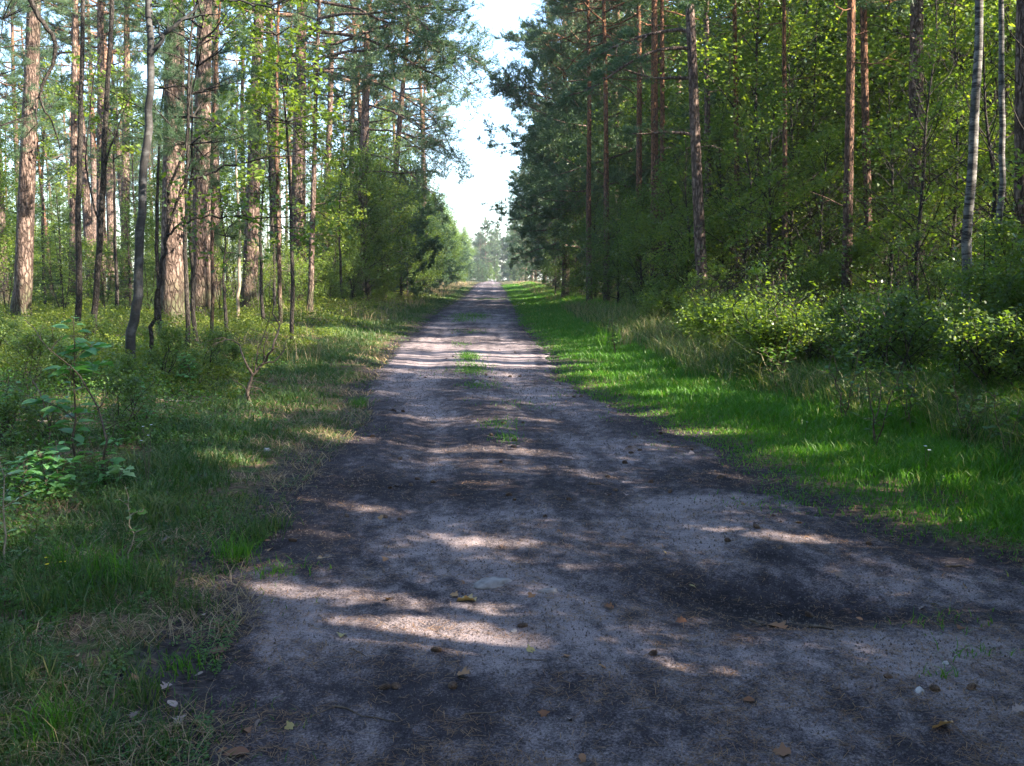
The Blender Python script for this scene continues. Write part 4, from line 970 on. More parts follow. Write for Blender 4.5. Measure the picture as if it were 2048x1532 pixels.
# ------------------------------------------------------------------ the right side
custom_pine(1408, 24, 25, 22, .48, 501, 'tall grey brown pine standing in front of the right thicket', top=(1374, 0), group='pines on the right', nl=26, ll=3.0,
            extra=((7.3, 2.9, .25, 3.0, -.5), (6.9, 3.2, .15, 3.4, -.25), (6.2, 2.8, .1, 2.2, .1), (4.8, 3.3, .3, 1.7, -.3), (8.4, 3.3, .2, 3.0, -.2)))
custom_pine(1690, 18.8, 22, 17, .42, 502, 'slim pine with glowing orange bark, left of the right pair', top=(1697, 200), bark='pine_bark_slim', group='pines on the right')
custom_pine(1738, 21, 19, 18, .42, 503, 'slim orange pine just behind, right of the right pair', top=(1730, 150), bark='pine_bark_slim', group='pines on the right')
custom_pine(1308, 33.5, 19, 22, .5, 504, 'orange pine lit by the sun at the top, tallest behind the thicket', top=(1306, 0), bark='pine_bark_slim', group='pines on the right')
custom_pine(1326, 35, 13, 21, .5, 505, 'thin orange pine touching the lit tallest one', top=(1322, 0), bark='pine_bark_slim', group='pines on the right')
custom_pine(1275, 36.5, 15, 21, .5, 506, 'orange pine trunk left of the tallest lit one', top=(1280, 0), bark='pine_bark_slim', group='pines on the right')
custom_pine(1212, 38, 14, 18, .55, 507, 'reddish pine stem half hidden by boughs', top=(1212, 140), bark='pine_bark_slim', group='pines on the right')
custom_pine(1178, 42, 13, 18, .55, 508, 'leftmost reddish pine stem behind the dark boughs', top=(1176, 170), bark='pine_bark_slim', group='pines on the right')
custom_pine(1415, 31, 16, 21, .5, 509, 'pale pine trunk showing only at the top beside the grey brown pine', top=(1415, 0), group='pines on the right')
custom_pine(1832, 21, 36, 19, .55, 510, 'thick brown trunk half hidden behind the right birches', top=(1835, 100), group='pines on the right')
custom_pine(2046, 15, 34, 20, .55, 511, 'brown trunk cut by the right picture edge', top=(2044, 100), group='pines on the right')
custom_pine(1566, 24, 12, 17, .5, 512, 'thin reddish pine stem midway between the grey brown pine and the right pair', top=(1570, 0), bark='pine_bark_slim', group='pines on the right')
custom_pine(1476, 27, 13, 18, .5, 513, 'thin pine stem closely right of the grey brown pine', top=(1470, 0), bark='pine_bark_slim', group='pines on the right')
slim(1926, 13.6, 21, 15, 601, 'white and black birch, left and thicker of the two', [(1928, 700), (1934, 480), (1948, 250), (1958, 0)], bark='birch_bark', name='birch_tree', cat='birch', nl=16, c0=.42)
slim(1995, 13.2, 14, 14, 602, 'thinner birch nearest the right picture edge', [(1994, 700), (1996, 480), (2005, 250), (2002, 0)], bark='birch_bark', name='birch_tree', cat='birch', nl=14, c0=.45)
for o in list(COL.objects):
    if o.name.startswith('birch_tree'): o['group'] = 'pair of birches on the right'
place(TF[0], 'spruce_tree', gD(1612, 26), 'dark spruce with drooping twigs left of the orange pines', 'spruce', None, sc=.95)
place(TF[0], 'spruce_tree', gD(1290, 44), 'dark spruce in front of the orange pines', 'spruce', None, sc=1.05)
# wall of edge pines
k_ = 0
for (y, x, s) in [(43, 7.6, 1.1), (51, 6.6, 1.1), (58, 7.6, 1.15), (66, 6.2, 1.1), (76, 6.6, 1.1), (87, 6.2, 1.05), (97, 6.6, 1.05), (108, 6.2, 1.0), (120, 6.8, .95), (133, 6.4, .9), (148, 6.6, .85), (164, 6.2, .8), (182, 6.2, .75), (200, 6.4, .7), (220, 6.8, .7), (66, 11.5, 1.05), (84, 11.5, 1), (104, 11, 1), (130, 11, 1)]:
    place(TE[k_ % 3], 'edge_pine', (x, y), 'dense blue green pine with boughs down to the ground, right road edge' if y < 100 else 'farther dense pine along the right road edge', 'pine tree', 'dense pines along the right road edge', sc=s); k_ += 1
# leafy thicket
k_ = 0
for (px, D, T, s) in [(1110, 62, TB[1], .75), (1150, 52, TB[0], .75), (1190, 44, TB[3], .85), (1235, 36, TB[1], .7), (1280, 32, TB[3], .7), (1330, 30, TB[3], .8), (1370, 26, TB[1], .72), (1440, 27, TB[0], .7), (1480, 24, TB[3], .85), (1530, 22, TB[1], .8), (1570, 25, TB[2], .8), (1640, 21, TB[3], .75),
                      (1770, 19, TB[1], .75), (1830, 17, TB[0], .72), (1890, 19, TB[2], .72), (1960, 16, TB[1], .8), (2030, 15, TB[0], .75), (1500, 33, TB[2], .9), (1600, 34, TB[2], .9), (1760, 30, TB[2], .85), (1860, 28, TB[2], .9), (1960, 24, TB[2], .9), (1350, 42, TB[2], .85), (1240, 50, TB[2], .8), (2060, 19, TB[2], .85)]:
    rg = 'left part' if px < 1400 else ('middle part' if px < 1700 else 'right part')
    place(T, 'thicket_tree', gD(px, D), 'leafy broadleaf tree in the ' + rg + ' of the right thicket', 'tree', 'leafy trees in the right thicket', sc=s * .93); k_ += 1
for (px, D, s) in [(1130, 58, .9), (1170, 50, .9), (1210, 44, 1), (1260, 38, .9), (1300, 33, .9), (1350, 29, .95), (1390, 26, .8), (1450, 24, .85), (1500, 22, .7), (1560, 20, .7), (1620, 19, .65), (1680, 19, .7), (1750, 17, .6), (1800, 15.5, .7), (1860, 14.5, .7), (1920, 15, .75), (1980, 12, .65), (2040, 11.5, .75), (2100, 10.5, .75), (1850, 19, .8), (1760, 22, .9), (1660, 25, .9)]:
    place(TS[k_ % 3], 'shrub', gD(px, D), 'leafy shrub at the foot of the right thicket', 'shrub', 'shrubs at the foot of the right thicket', sc=s * .9); k_ += 1
for i in range(46):
    D = 9 + 24 * rf.random() ** 1.3; x = xr(D) + 2.5 + 1.8 * rf.random() + .04 * D
    place(TL[i % 2], 'low_shrub', (x, D), 'low bush between the grass and the right thicket', 'bush', 'low bushes edging the right thicket', sc=.7 + .6 * rf.random())
TG = [Tmpl('sun_pale_bush', broadleaf(150 + i, H=h, r=.012, crown0=.08, nl=30, Llen=.6, size=.045, per=12, stems=6, spread=.06, den=(6, 9), lm='oak_leaf')) for i, h in enumerate([1.35, 1.0])]  # paler oak leaf colour stands in for sun on these bushes
for i in range(26):
    D = 12.5 + 14 * rf.random(); x = xr(D) + 2.5 + 2.2 * rf.random() + (D - 13) * .06
    place(TG[i % 2], 'sun_pale_bush', (x, D), 'bush coloured pale green as if sunlit at the right verge', 'bush', 'bushes coloured pale as if sunlit on the right verge', sc=.75 + .5 * rf.random())
# tall trees filling the right wall up to the top
for i, (px, D, T, s) in enumerate([(1130, 56, 'TE', .95), (1190, 54, 'TE', 1.0), (1240, 52, 'TB', 1.35), (1290, 47, 'TB', 1.3), (1345, 44, 'TE', .9), (1400, 40, 'TB', 1.35), (1460, 34, 'TB', 1.25), (1540, 36, 'TE', .85), (1575, 29, 'TB', 1.25), (1640, 31, 'TB', 1.3), (1690, 35, 'TE', .85), (1790, 27, 'TB', 1.2), (1910, 25, 'TB', 1.25), (1970, 21, 'TB', 1.15), (2030, 22, 'TB', 1.25), (1730, 31, 'TB', 1.2), (1590, 38, 'TB', 1.3), (1800, 34, 'TB', 1.35), (1510, 27, 'TB', 1.15), (1450, 38, 'TB', 1.4), (1650, 38, 'TB', 1.45), (1870, 30, 'TB', 1.4), (1990, 27, 'TB', 1.35)]):
    place(TE[i % 3] if T == 'TE' else TB[(0, 2)[i % 2]], 'tall_thicket_tree' if T == 'TB' else 'pine_tree', gD(px, D), 'tall leafy tree rising above the right thicket' if T == 'TB' else 'dense crowned pine rising out of the right thicket', 'tree', 'tall trees above the right thicket', sc=s * 1.06, keep=.6)
for i, (px, py) in enumerate([(60, 800), (20, 880), (150, 790), (240, 780), (330, 760), (110, 730), (420, 745), (-20, 760), (20, 720), (180, 720), (290, 720), (90, 860), (260, 850), (460, 730)]):
    g = gp(px, py, .2)
    place(TL[i % 2], 'low_shrub', g, 'dark green low bush in the shade of the left forest edge', 'bush', 'low bushes at the shaded left forest edge', sc=.45 + .35 * rf.random(), carve=False)
# forest behind on the right
inview_r = lambda x, y: x < y * .60 + 4 and x > 10.5
for i, (x, y) in enumerate(scatter(54, (10, 52), (24, 100), 2.1, rf, inview_r)):
    place(TE[i % 3] if i % 3 == 0 else (TP[i % 4] if i % 2 else TDP[i % 2]), 'pine_tree', (x, y), 'orange stemmed pine behind the right thicket', 'pine tree', 'pines behind the right thicket', sc=.85 + .25 * rf.random())
for i, (x, y) in enumerate(scatter(56, (9, 42), (18, 76), 1.9, rf, inview_r)):
    place(TB[i % 4], 'understory_tree', (x, y), 'leafy understory tree behind the right thicket', 'tree', 'understory trees behind the right thicket', sc=.75 + .3 * rf.random())
for i in range(17):
    y = 12 - 1.75 * i
    x = 5.6 + 1.6 * rf.random() + max(0, y * .62 + 2.0 - 5.6) + (1.2 if i % 2 else 0)
    place(TB[i % 4], 'roadside_tree', (x, y), 'leafy tree of the same thicket beside the camera, outside the picture', 'tree', 'leafy trees beside the camera', sc=1.0)
# trees beside and behind the camera: they stand where the forest goes on and shade the track
for i, (x, y) in enumerate(scatter(60, (4.6, 34), (-18, 13), 2.0, rf, lambda x, y: not (abs(x) < y * .62 + 1.5))):
    T = (TB[i % 4] if x < 11 else [TP[0], TE[i % 3], TP[1], TP[2]][i % 4])
    place(T, 'roadside_tree', (x, y), 'tree of the same forest standing beside the camera, outside the picture', 'tree', 'forest trees beside the camera', sc=.85 + .25 * rf.random())
for i, (x, y) in enumerate(scatter(46, (-30, -4.5), (-22, 14), 2.6, rf, lambda x, y: not (abs(x) < y * .62 + 3.5) and x < -4.5)):
    place([TP[0], TB[0], TP[1], TB[2], TE[2]][i % 5], 'roadside_tree', (x, y), 'tree of the same forest left of the camera, outside the picture', 'tree', 'forest trees left of the camera', sc=.9 + .25 * rf.random(), carve=False)
print('STAT', STAT)
# ------------------------------------------------------------------ plants in the foreground
def shaped_leaf(kind, L, rng, nseg=9):
    """outline of a leaf as a fan strip along the midrib: returns verts, faces (flat in xy, y along the leaf)"""
    t = np.linspace(0, 1, nseg)
    if kind == 'oak': w = (0.16 + 0.22 * np.sin(pi * t ** 0.8)) * (1 + 0.42 * np.sin(t * 6.2 * 2 * pi / 2.1 + 1)) * (1 - t ** 6)
    elif kind == 'maple': w = (0.42 * np.sin(pi * t ** 0.7) + 0.05) * (1 + 0.35 * np.cos(t * 15))
    else: w = 0.27 * np.sin(pi * t ** 0.85) ** 0.8
    w[0] = 0.012; w[-1] = 0.01; w = np.abs(w) + .004
    curl = rng.normal(0, .12); bend = rng.normal(-.15, .15)
    z0 = bend * t ** 2; V = []
    for s in (-1, 0, 1):
        V.append(np.stack([s * w, t, z0 + abs(s) * w * (.35 + curl)], -1))
    V = np.stack(V, 1).reshape(-1, 3) * L
    F_ = []
    for i in range(nseg - 1):
        a = i * 3; F_ += [[a, a + 1, a + 4, a + 3], [a + 1, a + 2, a + 5, a + 4]]
    return V, np.array(F_)

def orient(V, pos, d, n):
    y = nrm(d); x = nrm(np.cross(y, n)); z = np.cross(x, y)
    return V[:, :1] * x + V[:, 1:2] * y + V[:, 2:3] * z + pos

def sapling(name, px, py, H, nleaf, L, kind, mat, label, seed, stems=1, pairs=True, droop=.0, bark='twig', cat='sapling', D=None, c0=.15, br=0, lean=(0, 0)):
    rng = np.random.default_rng(seed); g = gpt(px, py); W = Wood(); V = []; Fs = []; R = []; n0 = 0
    for s in range(stems):
        a = rng.random() * 2 * pi; sp = (0 if stems == 1 else .25) * H
        tt = np.linspace(0, 1, 9)[:, None]
        P = np.hstack([cos(a) * sp * tt ** 1.2 + rng.normal(0, .012, (9, 1)) + lean[0] * tt, sin(a) * sp * tt ** 1.2 + rng.normal(0, .012, (9, 1)) + lean[1] * tt, H * tt * (1 if s == 0 else .6 + .4 * rng.random())])
        P[0, 2] = -.05
        W.tube(P, .007 * (1 - .75 * tt[:, 0]) * (H + .3), 5)
        paths = [(P, nleaf)]
        for b in range(br):
            k = rng.integers(2, 8); az = b * 2.4 + rng.random(); Lb = H * .35 * (1.1 - k / 9)
            q = np.linspace(0, 1, 5)[:, None]; Pb = P[k] + np.hstack([cos(az) * Lb * q, sin(az) * Lb * q, Lb * (.7 * q - .25 * q * q)]) + rng.normal(0, .008, (5, 3)) * q
            W.tube(Pb, .004 * (1 - .7 * q[:, 0]), 4); paths.append((Pb, max(4, nleaf // 3)))
        for Pp, m in paths:
            for i in range(m):
                t = c0 + (1 - c0) * (i + rng.random() * .5) / m; x = t * (len(Pp) - 1); j = min(int(x), len(Pp) - 2)
                q = Pp[j] + (Pp[j + 1] - Pp[j]) * (x - j); az = i * 2.4 if not pairs else (i % 2) * pi + i * .45 + rng.normal(0, .2)
                d = np.array([cos(az), sin(az), .35 - droop - .3 * rng.random()]); nn = nrm(np.array([rng.normal(0, .3), rng.normal(0, .3), 1]))
                lv, lf = shaped_leaf(kind, L * (.6 + .6 * rng.random()) * (1 - .35 * t), rng)
                st = q + nrm(d) * L * .18
                W.tube([q, st], [.0022, .0014], 3)
                V.append(orient(lv, st, d, nn)); Fs.append(lf + n0); n0 += len(lv); R += [rng.random()] * len(lf)
    e = empty(name, tuple(g), label, cat)
    link('stem', W.mesh('stem', M[bark]), e)
    link('foliage', mesh_np('foliage', np.vstack(V), [np.vstack(Fs)], M[mat], rnd=np.array(R), smooth=True), e)
    return e

M['young_leaf'] = leaf_mat('young_leaf', [(0, (0.08, 0.20, 0.08)), (0.7, (0.13, 0.29, 0.11)), (1, (0.18, 0.33, 0.10))], trans=0.35, tcol=(1.5, 1.8, 0.6), rough=0.5, spec=0.3)
M['pale_leaf'] = leaf_mat('pale_oak_leaf', [(0, (0.20, 0.33, 0.14)), (1, (0.30, 0.45, 0.20))], trans=0.3, tcol=(1.2, 1.3, 0.8), rough=0.5, spec=0.3)
sapling('cherry_sapling', 150, 960, 1.2, 40, .17, 'plain', 'young_leaf', 'tall leafy sapling with rows of oval leaves in the left foreground', 1, lean=(.05, .0), br=4)
sapling('leafy_seedling', 108, 1010, .42, 18, .10, 'plain', 'young_leaf', 'low leafy seedling left below the tall leafy sapling', 2, stems=4, br=2)
sapling('leafy_seedling', 205, 985, .38, 14, .09, 'plain', 'young_leaf', 'low leafy seedling right of the tall leafy sapling', 3, stems=3, br=2)
sapling('leafy_seedling', 40, 1015, .35, 12, .09, 'plain', 'young_leaf', 'low leafy seedling close to the left picture edge', 4, stems=4, br=2)
sapling('oak_seedling', 245, 992, .20, 9, .12, 'oak', 'pale_leaf', 'small pale oak seedling with a few lobed leaves', 5, c0=.7)
sapling('leafy_seedling', 380, 770, .5, 16, .09, 'plain', 'young_leaf', 'seedling at the foot of the thin dark stem', 6, stems=3, br=2)
sapling('leafy_seedling', 300, 850, .45, 14, .08, 'plain', 'young_leaf', 'seedling in the shade below the lichen spotted stem', 7, stems=3, br=2)
sapling('leafy_seedling', 20, 860, .6, 20, .085, 'plain', 'young_leaf', 'bushy seedling by the left picture edge under the trees', 8, stems=4, br=3)
sapling('flowering_weed', 262, 1130, .42, 12, .05, 'oak', 'herb', 'thin upright weed with small white flower heads on the left verge', 9, c0=.3, bark='dead_wood', br=3)
sapling('upright_weed', 15, 1130, .62, 10, .07, 'plain', 'pale_leaf', 'tall dry topped weed at the left picture edge', 10, c0=.1, bark='dead_wood', br=3)
for i, (px, py) in enumerate([(1040 + 190, 712), (1560, 800), (1690, 850), (1820, 860), (1930, 900), (1750, 900), (2010, 930), (1620, 760)]):
    sapling('forest_weed', px, py, .6 + .3 * RNG.random(), 16, .085, 'plain', 'herb', ['slender weed standing alone in the lit verge grass', 'leafy weed left of the others below the thicket', 'leafy weed at the shaded thicket foot', 'leafy weed under the birches', 'leafy weed in front of the birches', 'leafy weed in the tall verge grass', 'leafy weed near the right picture edge', 'leafy weed behind the bright grass'][i], 20 + i, stems=3, br=3, cat='weed')

def twiggy(name, px, py, pieces, mat, label, seed, extra=0, D=None, r0=.02, lv=.6, Lt=.25):
    rng = np.random.default_rng(seed); g = gpt(px, py); D = g[1]; W = Wood()
    PS = dict(seg=[4, 3, 2], wob=[.25, .25, .2], trop=[-.1, -.2, -.1], tip=.3, k=[4, 3, 3], den=[5, 6], st=[.2, .1], ang=[.8, .8], rat=[.5, .5], flat=[False] * 3, own=0)
    for pp, r in pieces:
        q = [at(a, b, D + (rng.normal(0, .12) if i else 0)) - g for i, (a, b) in enumerate(pp)]; f2 = []
        for a, b in zip(q[:-1], q[1:]):
            for t in np.linspace(0, 1, 4)[:-1]: f2.append(a + (b - a) * t + rng.normal(0, .006, 3))
        f2.append(q[-1]); f2 = np.array(f2); W.tube(f2, np.linspace(r, r * .25, len(f2)), 6, .15, rng)
        for i in range(2, len(f2)):
            if rng.random() < lv: grow(W, [], f2[i], nrm(rng.normal(0, 1, 3) + nrm(f2[i] - f2[i - 1])), Lt * (.5 + rng.random()), r * .3, 0, PS, rng)
    e = empty(name, tuple(g), label, 'shrub'); link('branches', W.mesh('branches', M[mat]), e)
twiggy('bare_shrub', 498, 815, [([(500, 815), (494, 785), (506, 750), (525, 728), (545, 700), (560, 650), (545, 625), (552, 590)], .022), ([(506, 750), (490, 725), (480, 690), (460, 680), (445, 675)], .014),
       ([(525, 728), (530, 690), (540, 655)], .009), ([(510, 745), (515, 700), (535, 650), (540, 630)], .009), ([(525, 728), (548, 722), (566, 705), (572, 680)], .011), ([(495, 790), (510, 760), (540, 745)], .008)], 'twig', 'dark bare crooked shrub on the left verge', 31, lv=.5, Lt=.2)
twiggy('dead_shrub', 515, 636, [([(515, 636), (518, 560), (545, 520), (590, 545)], .014), ([(515, 636), (500, 580), (485, 560), (480, 580)], .01), ([(516, 600), (530, 500), (545, 440)], .012), ([(520, 590), (560, 540), (610, 545), (625, 560)], .011),
       ([(516, 600), (505, 540), (520, 480), (515, 450)], .009), ([(520, 570), (550, 560), (570, 590)], .008)], 'dead_wood', 'pale arching dead twigs in front of the reddish brown pine', 32, lv=.9, Lt=.5)
twiggy('thin_bare_sapling', 212, 985, [([(212, 985), (205, 930), (212, 880), (196, 820), (160, 750), (100, 700), (50, 640)], .010), ([(196, 820), (212, 790), (205, 760)], .005)], 'twig', 'thin leafless dark sapling behind the tall leafy sapling', 33, lv=.4, Lt=.18)
twiggy('thin_bare_sapling', 95, 900, [([(95, 900), (100, 850), (85, 800), (60, 750), (66, 700)], .008), ([(100, 850), (118, 800), (112, 770)], .005), ([(85, 800), (50, 790), (20, 760)], .004)], 'twig', 'thin leafless dark sapling near the left picture edge', 34, lv=.5, Lt=.2)
twiggy('fallen_branch', 160, 915, [([(160, 905), (185, 908), (215, 925), (232, 945)], .022)], 'twig', 'black fallen branch lying behind the tall leafy sapling', 35, lv=.1)
for i, (px, py) in enumerate([(215, 815), (330, 800), (120, 845)]):
    twiggy('fallen_branch', px, py, [([(px - 60, py - 4), (px, py), (px + 55, py + 3), (px + 90, py + 8)], .010)], 'dead_wood', ['pale fallen twig under the lichen spotted stem', 'pale fallen twig left of the crooked shrub', 'pale fallen twig behind the tall leafy sapling'][i], 40 + i, lv=.4, Lt=.3)
# grass tussock standing alone in the lit verge
def tussock(px, py, n, h, label, seed, mat='grass', w=.008, lean=(.2, .9)):
    rng = np.random.default_rng(seed); g = gpt(px, py)
    x = g[0] + rng.normal(0, .05 + h * .08, n); y = g[1] + rng.normal(0, .05 + h * .08, n)
    V, q, t = blade_mesh(x, y, h * (.4 + .7 * rng.random(n)), np.full(n, w), lean[0] + (lean[1] - lean[0]) * rng.random(n), rng)
    V = V - np.array([g[0], g[1], g[2]]); r = rng.random(n)
    o = link('grass_tussock', mesh_np('grass_tussock', V, [q, t], M[mat], rnd=np.concatenate([r, r])), None, tuple(g)); tag(o, label, 'grass tussock')
tussock(1222, 700, 60, .75, 'tall pale grass tussock standing in the sunlit right verge', 51, w=.014)
tussock(1252, 698, 30, .6, 'smaller tall tussock just right of the pale one', 52, w=.012, mat='straw')
for i, (px, py, n, h) in enumerate([(470, 1120, 150, .2), (505, 1080, 170, .2), (545, 1060, 110, .17), (215, 1170, 90, .3), (300, 1180, 90, .22), (90, 1230, 90, .28), (140, 1150, 80, .3), (60, 1190, 70, .3), (270, 1400, 90, .16), (110, 1470, 110, .2), (180, 1500, 80, .18), (320, 1500, 90, .13), (720, 815, 130, .2), (665, 850, 90, .18), (380, 1220, 80, .14), (370, 1340, 90, .1), (30, 1380, 90, .22)]):
    tussock(px, py, n, h, ['tussock at the bulge of the left verge', 'dense tussock behind the bulge of the left verge', 'tussock nearest the road behind the verge bulge', 'thin bladed tussock below the flowering weed', 'tussock beside the sunlit spot of the left verge', 'dark tussock at the left picture edge', 'tall bladed tussock by the yellow flowers', 'tall tussock right of the dry topped weed', 'low tussock in the middle of the left foreground', 'tussock in the bottom left corner', 'tussock right of the corner tussock', 'low tussock at the bottom edge near the road', 'bright tussock where the left verge bends', 'tussock behind the small bend of the left verge', 'short tussock beside the dark road edge', 'flat tussock near the curled brown leaf', 'dark tussock low on the left picture edge'][i], 60 + i, 'left_grass' if i % 3 else 'grass', w=.005)

# ------------------------------------------------------------------ things lying on the road
M['cone'] = plain_mat('pine_cone', (0.055, 0.035, 0.025), (0.17, 0.11, 0.075), 60)
def cone_mesh():
    V = []; Fs = []; n0 = 0; L = .05
    for i in range(70):
        t = (i + .5) / 70; a = i * 2.3999; z = -L / 2 + L * t; r = .019 * sin(pi * (t * .86 + .1)) ** .7
        c = np.array([cos(a) * r, sin(a) * r, z]); o = np.array([cos(a), sin(a), .35]); s = np.array([-sin(a), cos(a), 0]); u = np.array([0, 0, 1.])
        w = .0055 * (1.2 - .5 * t)
        v = np.array([c - s * w - o * .008, c + s * w - o * .008, c + s * w * 1.1 + o * .004 + u * .001, c - s * w * 1.1 + o * .004 + u * .001, c + s * w + o * .003 - u * .003, c - s * w + o * .003 - u * .003, c + o * .009 + u * .002])
        V.append(v); Fs += [[n0, n0 + 1, n0 + 2, n0 + 3], [n0 + 3, n0 + 2, n0 + 6, n0 + 6], [n0 + 4, n0 + 5, n0 + 6, n0 + 6], [n0 + 1, n0, n0 + 5, n0 + 4], [n0 + 2, n0 + 1, n0 + 4, n0 + 6], [n0, n0 + 3, n0 + 6, n0 + 5]]; n0 += 7
    quads = np.array([f for f in Fs if f[2] != f[3]]); tris = np.array([f[:3] for f in Fs if f[2] == f[3]])
    return mesh_np('pine_cone', np.vstack(V), [quads, tris], M['cone'])
CONE = cone_mesh()
def road_pt(px, py):
    g = gp(px, py); inside = xl(g[1]) < g[0] < xr(g[1])
    return (g[0], g[1], float(road_z(np.array([g[0]]), np.array([g[1]]))[0]) if inside else tz(*g) + .02)
cones = {(770, 1379): 'left one of two pine cones lying together at the bottom of the road', (793, 1378): 'right one of two pine cones lying together at the bottom of the road', (905, 1383): 'single pine cone right of the touching pair', (1306, 1314): 'flattened dark cone in the middle foreground of the road', (1776, 1356): 'large pine cone on the right foreground of the road',
         (1870, 1384): 'pine cone beside the white pebble', (1942, 1381): 'pine cone near the right picture edge', (873, 1308): 'small cone at the lower rim of the sunlit patch', (1002, 929): 'pine cone just behind the faint sunlit stripe', (1018, 997): 'left one of a close pair of cones in mid road', (1029, 1006): 'right one of a close pair of cones in mid road', (1138, 1007): 'lone cone right of the close mid road pair', (1737, 1093): 'cone at the edge of the right verge grass', (1513, 1061): 'cone by the sunlit stripe on the right', (1045, 1258): 'small dark cone in the shadow band', (1336, 890): 'upper cone of three near the right grass edge'}
rest = [(835, 955), (822, 968), (866, 963), (780, 976), (1007, 851), (1046, 850), (1260, 898), (1262, 908), (1250, 927), (1321, 874), (1301, 966), (1230, 982), (1270, 880), (1090, 1040), (983, 876), (1030, 884), (1028, 897), (1181, 972), (893, 719), (912, 731), (906, 716), (851, 757), (972, 753), (980, 758), (1020, 755), (1040, 754), (1148, 797), (1162, 796), (790, 827), (806, 826), (785, 825), (1090, 700), (1075, 690), (960, 684), (920, 694), (1060, 676), (978, 652), (1010, 640), (1045, 661), (880, 660), (1100, 740), (745, 880), (1455, 1085), (1340, 985), (800, 920), (694, 1034), (800, 1040), (770, 1036), (586, 1440 - 350), (1560, 1100), (1620, 1190), (1660, 1215), (1230, 812), (1240, 800), (1120, 770), (905, 668), (935, 660), (1000, 700), (1030, 706), (1280, 905), (1215, 955), (1383, 905), (1440, 960)]
allc = [(k, v) for k, v in cones.items()] + [(k, None) for k in rest]
for i, ((px, py), lab) in enumerate(allc):
    x, y, z = road_pt(px, py); s = (.52 + .3 * RNG.random()) * (1.0 if y < 7 else 1.12)
    o = link('pine_cone', CONE, None, (x, y, z + .008 * s)); o.rotation_euler = (pi / 2 + RNG.normal(0, .25), RNG.normal(0, .5), RNG.random() * 6); o.scale = (s * (.8 + .4 * RNG.random()), s * (.5 + .4 * RNG.random()), s * (.85 + .4 * RNG.random()))
    tag(o, lab or ('small dark pine cone lying on the far half of the road' if py < 800 else 'small dark pine cone lying on the middle stretch of the road'), 'pine cone', 'pine cones scattered on the road')

